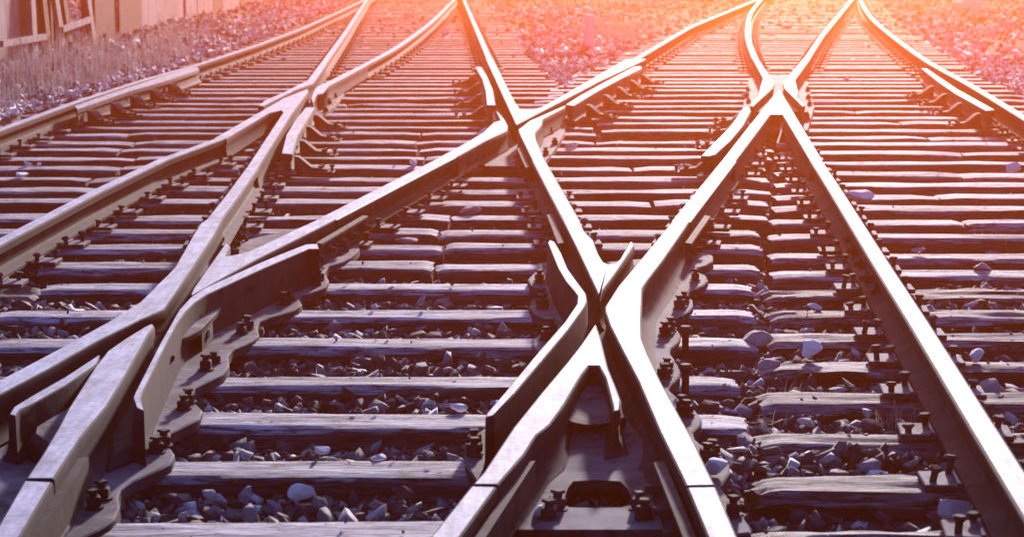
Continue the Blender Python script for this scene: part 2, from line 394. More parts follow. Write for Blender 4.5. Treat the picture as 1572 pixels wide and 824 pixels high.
# mushroom headed spike
def spike_bm(bm, x, y, z0, h, seg=10, tilt=0.0, az=0.0):
    mt = Matrix.Translation((0, 0, z0)) @ Matrix.Rotation(az, 4, 'Z') @ Matrix.Rotation(tilt, 4, 'X')
    cyl_bm(bm, x, y, -0.01, h, 0.010, 0.010, seg, mt)
    cyl_bm(bm, x, y, h - 0.004, h + 0.004, 0.013, 0.020, seg, mt); cyl_bm(bm, x, y, h + 0.004, h + 0.010, 0.020, 0.014, seg, mt)
bm = bmesh.new(); spike_bm(bm, 0, 0, 0, 0.038, 12); SPIKE_ME = bm_mesh('spike', bm, R(40)); SPIKE_ME.materials.append(BOLT)
rnd = random.Random(5)
def bolt(parent, x, y, z=0.03, me=None, rot=None):
    o = link('bolt', me or BOLT_ME, None, parent)
    o.location = Vector((x, y, z)) - parent.location
    o.rotation_euler = rot or (rnd.uniform(-.06, .06), rnd.uniform(-.06, .06), rnd.uniform(0, 1.5))
    s = rnd.uniform(0.92, 1.1); o.scale = (s, s, s * rnd.uniform(.9, 1.15))
    return o
def at3(parent, px_, py_, z): return at(px_, py_, z)

def frog(x, y, label):
    X, Y = at(x, y, 0); o = empty('crossing_frog', (X, Y, 0)); return tag(o, label, 'railway frog', 'frogs of the crossing')

# --- near left frog
FA = frog(240, 480, 'large cast frog at the lower left with tall curved guard wall')
def upx(pts, z=ZT): return px(pts, z)
part('wing_rail', FA, prism_bm(upx([(318, 335), (307, 343), (296, 360), (280, 388), (267, 410), (256, 422), (244, 433), (214, 463), (164, 494), (95, 532), (38, 562), (0, 582), (-140, 655),
     (-140, 678), (0, 606), (76, 566), (153, 522), (218, 490), (254, 474), (290, 421), (330, 360), (343, 335)]), HEAD()), CAST)
part('frog_point', FA, prism_bm(upx([(234, 496), (238, 501), (229, 513), (195, 574), (165, 623), (126, 670), (84, 734), (38, 734), (61, 701), (90, 652), (103, 627), (145, 562), (164, 538), (190, 520), (221, 501)]), HEAD()), CAST)
part('flange', FA, prism_bm(upx([(153, 542), (99, 576), (46, 606), (20, 622), (13, 633), (24, 636), (32, 626), (57, 614), (103, 588), (150, 556)]), WALL(ZT - .004)), CAST)
part('toe_piece', FA, prism_bm(upx([(517, 336.5), (487, 336.5), (451, 353), (405, 375), (380, 386), (360, 391), (347, 393), (354, 377), (347, 373), (338, 383), (326, 400), (309, 424), (296, 442), (291, 452), (296, 453), (344, 426), (401, 395), (469, 361)]), HEAD()), CAST)
part('guard_wall', FA, prism_bm(px([(469, 375), (435, 388), (401, 402), (344, 428), (312, 443), (292, 456), (274, 475), (261, 498), (244, 528), (206, 602), (203, 610), (208, 625), (221, 630), (217, 612), (219, 604), (256, 528), (273, 496), (286, 478), (300, 464), (320, 451), (344, 440), (405, 412), (440, 397), (475, 382), (490, 382), (488, 374)], 0.178), WALL(0.178, 0.025, 0.0)), CAST)
part('floor_block', FA, prism_bm(px([(165, 545), (60, 610), (50, 665), (90, 690), (150, 600), (215, 515), (225, 505)], 0.085), [(0.085, -0.01), (0.078, 0.0), (0.03, 0.03), (0.0, 0.03)]), TPM)
part('floor_block', FA, prism_bm(px([(250, 520), (215, 590), (165, 650), (170, 700), (215, 680), (235, 600), (275, 500)], 0.06), [(0.06, -0.02), (0.05, 0.0), (0.03, 0.02), (0.0, 0.02)]), CAST)
plateA = [(548, 370), (552, 382), (541, 393), (528, 401), (506, 407), (498, 418), (505, 430), (500, 440), (480, 449), (464, 452), (459, 460), (464, 467), (452, 476), (420, 486), (400, 492), (395, 502), (398, 514), (386, 524), (360, 535), (350, 545), (352, 560), (343, 573), (318, 586), (300, 594), (295, 606), (300, 619), (311, 629), (306, 642), (285, 653), (263, 663), (256, 672), (260, 685), (268, 696), (262, 711), (240, 722), (205, 737), (186, 749), (181, 761), (184, 776), (176, 795), (160, 808), (130, 822), (95, 850),
          (-160, 850), (-160, 690), (0, 612), (120, 545), (235, 470), (300, 395), (350, 374), (480, 345)]
part('base_plate', FA, prism_bm(px(plateA, 0.022), SLAB(0.022, 0.034)), PLATE)
# shelf half way up the outer side of the guard wall, held by a rib with cast figures
part('shelf', FA, prism_bm(px([(268, 524), (276, 508), (286, 492), (304, 481), (318, 474), (346, 458), (336, 476), (325, 487), (310, 503), (291, 515)], 0.108), [(0.108, -0.004), (0.104, 0), (0.088, 0), (0.084, -0.004)]), TPM)
ribp = px([(300, 490), (318, 476), (326, 487.5), (309.5, 504)], 0.104)
part('rib', FA, prism_bm(ribp, [(0.100, -.002), (0.096, 0), (0.03, 0.002), (0.0, 0.01)]), CAST)
fc = bpy.data.curves.new('figures', 'FONT'); fc.body = '63'; fc.size = 0.042; fc.extrude = 0.003; fc.align_x = 'CENTER'
fo = bpy.data.objects.new('figures', fc); fm = bpy.data.meshes.new_from_object(fo); bpy.data.objects.remove(fo)
a_, b_ = Vector(ribp[3]), Vector(ribp[2]); d_ = (b_ - a_).normalized(); c_ = (a_ + b_) / 2 + Vector((d_.y, -d_.x)) * .0025
fm.transform(Matrix.Translation((c_.x, c_.y, .048)) @ Matrix.Rotation(math.atan2(d_.y, d_.x), 4, 'Z') @ Matrix.Rotation(R(90), 4, 'X'))
part('cast_figures', FA, fm, TPM)
for bx, by in [(517, 391), (527, 386), (490, 430), (437, 467), (445, 461), (371, 512), (379, 505), (316, 568), (329, 557), (283, 628), (290, 618), (240, 694), (251, 684), (145, 780), (157, 766)]:
    X, Y = at(bx, by, 0.022); bolt(FA, X, Y, 0.022)
for bx, by, z in [(387, 443, .12), (261, 552, .10)]:
    X, Y = at(bx, by, z); bolt(FA, X, Y, z, NUT_ME, (R(60), 0, R(40))).scale = (.45, .45, .6)

# --- centre frog
FB = frog(920, 480, 'large cast frog at the centre where two bright rails cross')
part('toe_piece', FB, prism_bm(upx([(864, 340), (881, 374), (897, 408), (919, 455), (921, 455), (925, 447), (948, 416), (974, 377), (972, 371), (966, 371), (951, 397), (944, 404), (934, 405), (927, 402), (919, 389), (911, 368), (897, 354), (891, 340)]), HEAD()), CAST)
part('wing_rail', FB, prism_bm(upx([(1031, 340), (986, 394), (948, 439), (928, 470), (928, 478), (935, 499), (954, 537), (978, 583), (1012, 663), (1052, 745), (1099, 744), (1065, 674), (1016, 586), (994, 540), (986, 519), (985, 490), (987, 442), (995, 430), (1018, 400), (1047, 358), (1059, 340)]), HEAD(ZT, 0.05, 0.022)), CAST)
part('guard_wall', FB, prism_bm(px([(840, 372), (848, 392), (856, 412), (868, 432), (880, 446), (886, 454), (885, 466), (866, 494), (827, 538), (777, 598), (746, 634), (745, 640), (759, 637), (792, 602), (846, 538), (873, 506), (898, 471), (902, 462), (900, 450), (885, 430), (872, 412), (862, 388), (852, 371), (844, 368)], 0.178), WALL(0.178, 0.03, 0.0)), CAST)
part('frog_point', FB, prism_bm(upx([(914, 497), (917, 500), (923, 518), (934, 563), (947, 594), (954, 613), (953, 629), (941, 631), (939, 621), (928, 579), (918, 561), (905, 561), (894, 575), (867, 621), (846, 651), (825, 667), (806, 697), (766, 743), (724, 743), (741, 724), (787, 655), (830, 602), (869, 556), (891, 528)]), HEAD()), CAST)
# sloping hollow between the point's legs, stepping down to the plate with the oval hole
bm = bmesh.new()
rows = [(556, 898, 930, .130), (585, 880, 940, .118), (612, 868, 950, .108), (640, 858, 958, .098), (646, 856, 962, .070), (690, 830, 1000, .040), (722, 822, 1020, .026), (738, 818, 1030, .0245)]
grid = []
for (yy, xa, xb, z) in rows:
    r = []
    for k in range(9):
        t = k / 8; zz = z - 0.022 * math.sin(math.pi * t) * (1 if z > .05 else 0.2); r.append(bm.verts.new((*at(xa + (xb - xa) * t, yy, z), zz)))
    grid.append(r)
for a, b in zip(grid, grid[1:]):
    for k in range(8): bm.faces.new((a[k], a[k + 1], b[k + 1], b[k]))
low = [bm.verts.new((v.co.x, v.co.y, 0.0)) for v in grid[0]]
for k in range(8): bm.faces.new((grid[0][k + 1], grid[0][k], low[k], low[k + 1]))
lf = [[bm.verts.new((r[s].co.x, r[s].co.y, 0.0)) for r in grid] for s in (0, 8)]
for q, s in ((0, 0), (1, 8)):
    for i in range(len(grid) - 1): bm.faces.new((grid[i][s], grid[i + 1][s], lf[q][i + 1], lf[q][i]))
part('hollow', FB, bm, PLATE, R(50))
# heel plate with oval hole
def ring_plate(outer, inner, z, t):
    bm = bmesh.new()
    for zz, flip in ((z, False), (z - t, True)):
        o = [bm.verts.new((*p, zz)) for p in outer]; i = [bm.verts.new((*p, zz)) for p in inner]
        eo = [bm.edges.new((o[k], o[(k + 1) % len(o)])) for k in range(len(o))]; ei = [bm.edges.new((i[k], i[(k + 1) % len(i)])) for k in range(len(i))]
        bmesh.ops.triangle_fill(bm, edges=eo + ei, use_beauty=True)
        if not flip: to, ti = o, i
    for t1, b1 in ((to, o), (ti, i)):
        for k in range(len(t1)): bm.faces.new((t1[k], t1[(k + 1) % len(t1)], b1[(k + 1) % len(t1)], b1[k]))
    return bm
hole = px([(880, 738), (915, 736), (952, 738), (964, 750), (971, 766), (969, 774), (955, 778), (915, 779), (875, 778), (864, 774), (866, 764), (872, 748)], 0.028)
part('heel_plate', FB, ring_plate(px([(822, 725), (800, 760), (775, 812), (1085, 812), (1045, 745), (1025, 722), (920, 722)], 0.028), hole, 0.028, 0.032), PLATE, R(20))
plateB = [(1060, 380), (1094, 392), (1095, 400), (1085, 407), (1070, 411), (1068, 416), (1083, 422), (1087, 430), (1080, 438), (1060, 446), (1054, 452), (1063, 460), (1064, 469), (1058, 478), (1036, 488), (1028, 497), (1040, 506), (1045, 514), (1042, 524), (1030, 534), (1028, 541), (1035, 550), (1044, 566), (1043, 578), (1030, 590), (1026, 597), (1040, 609), (1060, 620), (1077, 641), (1075, 652), (1064, 662), (1066, 672), (1077, 682), (1103, 693), (1119, 712), (1121, 724), (1112, 738), (1105, 746), (1130, 777), (1150, 805), (1153, 816), (1120, 820),
          (1060, 780), (1030, 715), (820, 715), (775, 760), (735, 745), (715, 712), (714, 690), (722, 672), (745, 655), (780, 610), (829, 540), (818, 530), (819, 520), (843, 500), (842, 491), (818, 480), (813, 470), (816, 460), (838, 452), (838, 446), (814, 438), (810, 428), (820, 418), (828, 413), (828, 404), (850, 400), (905, 405), (950, 400), (1010, 395)]
part('base_plate', FB, prism_bm(px(plateB, 0.022), SLAB(0.022, 0.034)), PLATE)
for bx, by in [(1067, 430), (1044, 472), (1050, 463), (1022, 513), (1029, 505), (1023, 568), (1020, 578), (1053, 636), (1047, 628), (1084, 705), (1093, 697), (828, 432), (833, 472), (832, 462), (838, 520), (845, 510), (728, 683), (728, 697), (1125, 790), (855, 782), (843, 796), (980, 782), (989, 796)]:
    X, Y = at(bx, by, 0.026); bolt(FB, X, Y, 0.026)
for bx, by in [(1052, 538), (1052, 600)]:
    X, Y = at(bx, by, 0.0); o = link('spike', SPIKE_ME, None, FB); o.location = Vector((X, Y, 0.0)) - FB.location; o.scale = (1.25, 1.25, 1.9)

# --- far right frog
FC = frog(1195, 150, 'far right cast frog, a bright V point below two flared wings')
part('wing_rail', FC, prism_bm(upx([(1154.5, 90), (1171, 120.5), (1167, 133), (1164, 147), (1151, 162.5), (1156, 163.5), (1172, 149), (1187, 135), (1189, 128), (1184, 119), (1173.5, 105), (1164, 90)]), HEAD(fl=.008)), CAST)
part('wing_rail', FC, prism_bm(upx([(1233, 90), (1202, 127), (1204, 136), (1232, 163.5), (1236, 162), (1224, 150), (1225.5, 141), (1221, 123), (1245, 90)]), HEAD(fl=.008)), CAST)
part('frog_point', FC, prism_bm(upx([(1194, 139), (1144, 200), (1107, 247), (1130, 247), (1163, 203), (1183, 176), (1201, 176), (1217, 203), (1243, 247), (1264, 247), (1238, 205), (1198, 139)]), HEAD(fl=.008)), CAST)
part('base_plate', FC, prism_bm(px([(1150, 120), (1140, 165), (1160, 200), (1240, 200), (1250, 165), (1240, 125), (1195, 115)], 0.022), SLAB(0.022, 0.034)), PLATE)
bm = prism_bm(px([(1180, 177), (1172, 200), (1222, 200), (1206, 177)], 0.07), [(0.07, -0.01), (0.06, 0), (0.0, 0.02)]); part('spacer_block', FC, bm, CAST)
bm = prism_bm(px([(1166, 140), (1150, 172), (1172, 172), (1196, 146), (1220, 172), (1242, 172), (1224, 140), (1196, 128)], 0.09), [(0.09, -0.01), (0.08, 0), (0.0, 0.02)]); part('floor_block', FC, bm, CAST)
# --- far middle frog
FD = frog(793, 195, 'far middle cast frog beside the gravel bank, four arms meeting')
part('toe_piece', FD, prism_bm(upx([(745, 90), (791, 191), (794, 191.5), (816, 180), (869, 152.5), (919, 126), (993, 91), (961, 91), (900, 126), (854, 152), (830, 165), (816, 169), (799, 168), (790, 155), (776, 128), (757, 90)]), HEAD(fl=.008)), CAST)
part('wing_rail', FD, prism_bm(upx([(780, 193), (779, 201), (747, 216), (704, 240), (676, 240), (718.6, 217), (741.5, 203), (757, 188), (768, 185), (761, 171), (764, 171), (774, 182)]), HEAD(fl=.008)), CAST)
part('wing_rail', FD, prism_bm(upx([(795, 199), (812, 186), (868, 162), (868, 165), (834, 183), (832, 192), (822, 204), (823, 214), (837, 247), (817, 247), (797, 206)]), HEAD(fl=.008)), CAST)
part('base_plate', FD, prism_bm(px([(770, 192), (745, 222), (735, 245), (745, 255), (830, 255), (850, 232), (866, 205), (872, 178), (830, 186), (797, 196)], 0.022), SLAB(0.022, 0.034)), PLATE)
# --- small far left frog
FE = frog(472, 145, 'small far left frog beside a short curved check rail')
part('wing_rail', FE, prism_bm(upx([(489, 100), (472, 123), (437, 141), (405, 155), (396, 163), (405, 163), (416, 157), (454.5, 138), (482, 128), (501, 100)]), HEAD(fl=.008)), CAST)
part('frog_point', FE, prism_bm(upx([(472, 137), (435, 151), (327, 213), (348, 213), (414.5, 173.5), (432, 169.5), (434, 173), (378, 257), (397, 257), (449, 174), (474, 140)]), HEAD(fl=.008)), CAST)
part('wing_rail', FE, prism_bm(upx([(550, 102), (512, 121), (485, 134), (480, 142), (477, 151.5), (481, 159), (484, 151), (488, 145), (496.5, 144), (506, 131.5), (531, 119), (565, 100)]), HEAD(fl=.008)), CAST)
part('base_plate', FE, prism_bm(px([(455, 150), (438, 175), (445, 190), (470, 190), (512, 165), (530, 140), (500, 135)], 0.022), SLAB(0.022, 0.034)), PLATE)
for fr, bl in ((FC, [(1146, 150), (1149, 158), (1148, 140), (1240, 140), (1241, 152), (1243, 162)]), (FD, [(746, 180), (742, 196), (734, 220), (845, 205), (852, 222), (858, 195), (838, 238)]), (FE, [(505, 160), (515, 150), (500, 172), (480, 188)])):
    for bx, by in bl:
        X, Y = at(bx, by, 0.022); bolt(fr, X, Y, 0.022)

# ------------------------------------------------------------------ near rail ends beyond the castings (in front of the joints)
def stub(outline, label):
    return top_obj('rail', bm_mesh('rail', prism_bm(upx(outline), [(ZT, -.007), (ZT - .003, -.002), (ZT - .009, 0), (.125, 0), (.112, -.022), (.058, -.026), (.045, -.018), (.034, .027), (.022, .027)]), R(30)), STEEL, label, 'rail', RAILG)
stub([(36, 736.5), (82, 738.5), (-1, 880), (-48, 880)], 'short rail end below the joint in the lower left corner')
stub([(722, 745), (764, 746), (714, 815), (664, 885), (610, 885), (665, 816)], 'rail end leading to the bottom edge left of the heel plate hole')
stub([(1053, 747), (1100, 746), (1134, 824), (1158, 885), (1110, 885), (1085, 824)], 'rail end leading to the bottom edge right of the heel plate hole')

# ------------------------------------------------------------------ check rails
def check(outline, braces, label, z=ZT - 0.002):
    pts = upx(outline, z); c = np.mean(np.array(pts), axis=0)
    o = empty('check_rail', (c[0], c[1], 0)); tag(o, label, 'check rail', 'check rails')
    part('rail_body', o, prism_bm(pts, [(z, -.006), (z - .003, -.002), (z - .009, 0), (.122, 0), (.110, -.018), (.058, -.020), (.045, -.014), (.034, .022), (.022, .022)]), GUARD)
    for (bx, by, ang) in braces:      # cast brace chair against the back of the rail
        X, Y = at(bx, by, 0.03); bm = bmesh.new()
        prof = [(0.0, 0.03), (0.21, 0.03), (0.21, 0.042), (0.11, 0.055), (0.03, 0.12), (0.0, 0.125)]
        a = [bm.verts.new((p, -0.045 if k else -0.045, q)) for k, (p, q) in enumerate(prof)]; b = [bm.verts.new((p, 0.045, q)) for p, q in prof]
        bm.faces.new(a); bm.faces.new(b[::-1])
        for i in range(6): bm.faces.new((a[i], b[i], b[(i + 1) % 6], a[(i + 1) % 6]))
        box_bm(bm, 0.10, 0, 0.022, 0.30, 0.16, 0.014, 0, 0.003)
        for sx, sy in ((0.17, 0.03), (0.17, -0.055), (0.235, 0.0)): spike_bm(bm, sx, sy, 0.03, 0.028, 8)
        bmesh.ops.rotate(bm, cent=(0, 0, 0), matrix=Matrix.Rotation(ang, 3, 'Z'), verts=bm.verts)
        bmesh.ops.translate(bm, vec=(X, Y, 0), verts=bm.verts)
        part('brace', o, bm, BOLT)
    return o
CK = []
check([(1140, 166), (1151, 166), (1153, 170), (1141, 193), (1122, 216), (1099, 237), (1088, 240), (1076, 239), (1103, 212), (1120, 195), (1133.5, 176)],
      [(1095, 262, R(180)), (1122, 225, R(180)), (1137, 203, R(180)), (1144, 188, R(180))], 'curved check rail left of the far right frog, bright worn top')
check([(867.5, 161), (881, 162.5), (919, 139.6), (958, 119), (986, 105), (984, 102), (972.5, 103), (919, 131), (890, 147)],
      [(902, 178, R(-20)), (928, 162, R(-20)), (948, 149, R(-20)), (968, 138, R(-20)), (985, 128, R(-20))], 'straight check rail along the bright rail right of the far middle frog')
check([(729, 103), (739, 103), (747, 115), (757, 138), (761, 161.6), (747, 161.6), (745, 140), (740, 122)],
      [(744, 180, R(180)), (740, 160, R(180)), (736, 143, R(180)), (731, 128, R(180))], 'small curved check rail left of the straight rail above the middle frog')
check([(469, 165), (484, 165), (473.6, 182), (458, 207), (449, 237), (431.6, 235.5), (439, 207), (454.5, 182)],
      [(453, 262, R(0)), (462, 236, R(-5)), (472, 213, R(-5)), (484, 194, R(-5))], 'short curved check rail just below the small far left frog')
check([(303, 103), (306, 107), (250, 126), (200, 140), (119, 168), (113, 163), (180, 140), (250, 117), (290, 105)],
      [(140, 187, R(-30)), (175, 175, R(-30)), (205, 163, R(-30)), (235, 153, R(-30)), (262, 143, R(-30))], 'check rail on the fence-side rail at the upper left')
check([(1414, 105), (1424, 106), (1470, 137), (1528, 169), (1513, 170), (1466, 144), (1440, 126)],
      [(1503, 192, R(180)), (1475, 175, R(180)), (1452, 160, R(180)), (1432, 147, R(180))], 'check rail inside the outermost right rail')

# ------------------------------------------------------------------ rail joints (fishplates with bolts)
def joint(a, b, label, side, z0=0.055, n=4, h=0.07, proud=0.03):
    """a, b: ends of the bar in plan (metres); side: unit sign of the face towards which nuts stick out"""
    a = Vector(a); b = Vector(b); d = (b - a); ln = d.length; d.normalize(); nn = Vector((d.y, -d.x)) * side
    c = (a + b) / 2; o = empty('rail_joint', (c.x, c.y, 0)); tag(o, label, 'rail joint', 'bolted rail joints')
    bm = bmesh.new(); ang = math.atan2(d.y, d.x)
    prof = [(0.0, z0 - 0.012), (0.034, z0 - 0.018), (0.034, z0 + 0.004), (0.014, z0 + 0.014), (0.014, z0 + h - 0.022), (0.030, z0 + h - 0.008), (0.028, z0 + h), (0.0, z0 + h + 0.004)]
    va = [bm.verts.new((*(a + nn * p), z)) for p, z in prof]; vb = [bm.verts.new((*(b + nn * p), z)) for p, z in prof]
    bm.faces.new(va); bm.faces.new(vb[::-1]); k = len(prof)
    for i in range(k): bm.faces.new((va[i], va[(i + 1) % k], vb[(i + 1) % k], vb[i]))
    part('fishplate', o, bm, BOLT)
    for i in range(n):
        p = a + d * ln * ((i + 0.5) / n) + nn * 0.014
        q = Vector((nn.x, nn.y, 0)).to_track_quat('Z', 'Y').to_euler()
        bolt(o, p.x, p.y, z0 + 0.026, NUT_ME, q)
    return o
def bar(p, q, label, side, z=0.125, n=4): return joint(at(*p, z), at(*q, z), label, side, 0.05, n)
bar((136, 700), (40, 850), 'fishplate with big hex nuts at the joint in the lower left corner', 1, n=5)
bar((822, 706), (728, 850), 'fishplate inside the left leg below the centre frog', 1, n=4)
bar((1020, 706), (1080, 850), 'fishplate inside the right leg below the centre frog', 1, n=4)
bar((557, 330), (485, 372), 'fishplate on the slanting rail above the tall guard wall', -1)
bar((848, 328), (866, 372), 'fishplate left of the rail entering the centre frog from above', 1)
bar((1082, 330), (1052, 372), 'fishplate right of the rail entering the centre frog from upper right', -1)
bar((1306, 342), (1350, 420), 'fishplate on the left side of the long lower right rail', 1)
bar((366, 332), (340, 376), 'fishplate beside the rail entering the near left frog', -1)
bar((748, 218), (702, 242), 'fishplate just below the far middle frog on its left arm', -1)
bar((800, 226), (814, 256), 'fishplate left of the right arm below the far middle frog', 1)

# ------------------------------------------------------------------ sleepers
SR = random.Random(21)
def sleeper_mesh(length, wdt, hgt, seed, detail, erode, ends=True):
    if detail == 0: prof = [(-.5, 0), (.5, 0), (.5, -1), (-.5, -1)]; nx = max(2, int(length / 0.5))
    elif detail == 1: prof = [(-.46, 0), (0, 0), (.46, 0), (.5, -.08), (.5, -.5), (.5, -1), (-.5, -1), (-.5, -.5), (-.5, -.08)]; nx = max(4, int(length / 0.12))
    else:
        prof = [(-.46 + .92 * i / 9, 0) for i in range(10)] + [(.5, -.06), (.5, -.2), (.5, -.4), (.5, -.7), (.5, -1), (-.5, -1), (-.5, -.7), (-.5, -.4), (-.5, -.2), (-.5, -.06)]
        nx = max(6, int(length / 0.035))
    k = len(prof); vs = []; fs = []
    amp = (0.003 + 0.011 * erode)
    for i in range(nx + 1):
        x = -length / 2 + length * i / nx
        endf = min(1.0, min(i, nx - i) / max(1, nx * 0.02))
        for j, (u, v) in enumerate(prof):
            y = u * wdt; z = v * hgt
            if detail:
                q = Vector((x * 1.7 + seed * 9.1, y * 22, z * 22 + seed))
                n1 = noise.noise(q); n2 = noise.noise(Vector((x * 5 + seed, y * 40, z * 40)))
                edge = abs(u) > .4 and v > -.3
                s = amp * (n1 + 0.5 * n2) * (1.0 + 1.6 * erode * edge)
                lo = noise.noise(Vector((x * 0.8, seed * 3.3, 0))) * 0.006
                if v > -.15: z += s + lo - (0.010 + 0.02 * erode) * max(0, abs(u) - .38) * 8 * (0.5 + abs(noise.noise(Vector((x * 2.2, seed, u)))))
                y += s * 1.2 * (1 if u > 0 else -1) if abs(u) > .4 else 0
                if endf < 1 and v > -1: z -= 0.006 * (1 - endf) * (1 + erode * 2)
            vs.append((x + (SR.uniform(-.008, .008) * (1 + erode) if i in (0, nx) and detail else 0), y, z))
    for i in range(nx):
        for j in range(k):
            a = i * k + j; b = i * k + (j + 1) % k; fs.append((a, b, b + k, a + k))
    fs.append(tuple(range(k))[::-1]); fs.append(tuple(range(nx * k, nx * k + k)))
    me = mesh_from('sleeper', vs, fs)
    bm = bmesh.new(); bm.from_mesh(me); bpy.data.meshes.remove(me)
    return bm_mesh('sleeper', bm, R(38) if detail else None)
FOOT = []       # (x0, x1, yc, half width) of every sleeper, for the stones
NS = 0
def sleeper(x0, x1, yc, label, old=False, dz=0.0, wd=None, rz=0.0):
    global NS; NS += 1
    wd = wd or SR.uniform(0.20, 0.245); near = yc < 11
    det = 2 if near else (1 if yc < 20 else 0)
    er = SR.uniform(.55, 1.0) if old else SR.uniform(0.05, 0.32)
    me = sleeper_mesh(x1 - x0, wd, 0.17, SR.uniform(0, 50), det, er)
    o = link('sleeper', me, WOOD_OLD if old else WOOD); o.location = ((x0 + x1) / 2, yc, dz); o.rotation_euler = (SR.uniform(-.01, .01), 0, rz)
    tag(o, label, 'sleeper', 'wooden sleepers under the tracks')
    FOOT.append((x0, x1, yc, wd / 2))
rowsA = [4.50, 5.11, 5.73, 6.33, 6.93, 7.56, 8.17, 8.82, 9.43, 9.99, 10.58]
while rowsA[-1] < 54: rowsA.append(rowsA[-1] + 0.605)
rowsB = [4.55, 5.03, 5.52, 6.09, 6.65, 7.16, 7.66, 8.16, 8.68, 9.20, 9.74, 10.32, 10.91, 11.5, 12.06, 12.65, 13.24, 13.9, 14.57]
while rowsB[-1] < 54: rowsB.append(rowsB[-1] + 0.605)
def edge_ab(y): return 1.16 + 0.135 * (y - 9.4) if y < 19.3 else None
def halfw(y): return 0.252 * y + 1.5
for i, yb in enumerate(rowsA):
    yc = yb - 0.115; nth = ordinal(i + 1)
    lo = max(xat('r8', yc) - .55, -halfw(yc)) - SR.uniform(0, .1)
    e = edge_ab(yc)
    if e is not None and yc < 15.9: hi = e - SR.uniform(.0, .05)
    else: hi = xat('R3', yc) + .62 + SR.uniform(-.06, .06)
    cuts = []
    if yc < 16:
        if yc > 6.6: cuts.append(-1.9 + SR.uniform(-.12, .12) - .12 * (yc - 7.5))
        if 8.9 < yc < 16: cuts.append(-.33 + (yc - 9.4) * -.05 + SR.uniform(-.09, .09))
        if 9.8 < yc < 16 and i % 3 == 0: cuts.append(0.75 + SR.uniform(-.2, .2))
    elif i % 3 == 0 and yc < 24: cuts.append(-1.6 + SR.uniform(-.3, .3))
    xs = [lo] + [c for c in cuts if lo + .3 < c < hi - .3] + [hi]
    names = ['left', 'middle', 'right', 'far right']
    for k in range(len(xs) - 1):
        where = 'sleeper' if len(xs) == 2 else names[k if len(xs) > 3 or k == 0 else 2] + ' piece of wooden sleeper'
        cond = 'eroded' if (yc < 9.5 and k == 0) else 'grey'
        sleeper(xs[k] + (.008 if k else 0), xs[k + 1] - (.008 if k < len(xs) - 2 else 0), yc + SR.uniform(-.012, .012), f'{cond} {where}, {nth} row up from the bottom, left side',
                old=(yc < 9.5 and k == 0 and yc > 6.7), dz=SR.uniform(-.012, .004) - (.035 if (yc < 9.3 and k == 0 and yc > 6.7) else 0), rz=SR.uniform(-.006, .006))
for i, yb in enumerate(rowsB):
    yc = yb - 0.10; nth = ordinal(i + 1)
    e = edge_ab(yc)
    lo = e + .015 + SR.uniform(0, .03) if e is not None else xat('R2', yc) - .55 + SR.uniform(-.06, .06)
    hi = min(xat('r6', yc) + .6 + SR.uniform(-.08, .08), halfw(yc) + .3)
    if yc >= 15.9 and e is not None:
        lo = max(xat('R2', yc) - .45, xat('R3', yc) + .72)
    if hi - lo < .4: continue
    cuts = []
    if 5.6 < yc < 19 and i % 2 == 0: cuts.append(xat('r5l', yc) + SR.uniform(.5, 1.2))
    if 19 < yc < 26 and i % 2 == 0: cuts.append((lo + hi) / 2 + SR.uniform(-.8, .8))
    xs = [lo] + [c for c in cuts if lo + .3 < c < hi - .3] + [hi]
    for k in range(len(xs) - 1):
        where = 'sleeper' if len(xs) == 2 else ['left', 'right'][k] + ' piece of wooden sleeper'
        old = yc < 8.9
        sleeper(xs[k] + (.008 if k else 0), xs[k + 1] - (.008 if k < len(xs) - 2 else 0), yc, f'{"cracked" if old else "grey"} {where}, {nth} row up from the bottom, right side',
                old=old and k == 0, dz=SR.uniform(-.012, .004), wd=SR.uniform(.19, .22) if yc < 9.4 else None, rz=SR.uniform(-.012, .0) if yc < 12 else 0)

# ------------------------------------------------------------------ tie plates with spikes
bm = bmesh.new(); box_bm(bm, 0, 0, 0.011, 0.33, 0.15, 0.019, 0, 0.003)
box_bm(bm, 0.073, 0, 0.024, 0.012, 0.165, 0.008, 0, 0.002); box_bm(bm, -0.073, 0, 0.024, 0.012, 0.165, 0.008, 0, 0.002)
TP = bm_mesh('tie_plate', bm, R(30)); TP.materials.append(TPM)
bm = bmesh.new(); box_bm(bm, 0, 0, 0.011, 0.36, 0.17, 0.019)
for sx, sy in ((-.078, .05), (-.125, -.045), (.078, -.05), (.125, .045)): spike_bm(bm, sx, sy, 0.02, 0.033, 6)
TPF = bm_mesh('tie_plate', bm, R(30)); TPF.materials.append(TPM)
keys = {'r8': 'fence-side rail', 'r7': 'rail leaving the left edge', 'r7b': 'curved rail above the far left frog', 'r1u': 'short rail above the far left frog',
        'r1m': 'rail between the two left frogs', 'r2m': 'slanting rail left of the middle frog', 'r3m': 'rail between middle and centre frogs', 'r4m': 'rail between far right and centre frogs',
        'r3u': 'rail left of the gravel bank', 'r2u': 'rail right of the gravel bank', 'r5u': 'curved rail above the far right frog', 'r4u': 'straight rail above the far right frog',
        'r5l': 'long lower right rail', 'r6': 'outermost right rail'}
for a_, b_, k_ in (((1144, 200), (1119, 247), 'legC1'), ((1218, 200), (1253, 247), 'legC2'), ((435, 190), (388, 257), 'legE1')): L[k_] = line([a_, b_])
keys['legC1'] = 'left leg of the far right frog'; keys['legC2'] = 'right leg of the far right frog'; keys['legE1'] = 'right leg of the far left frog'
spots = []
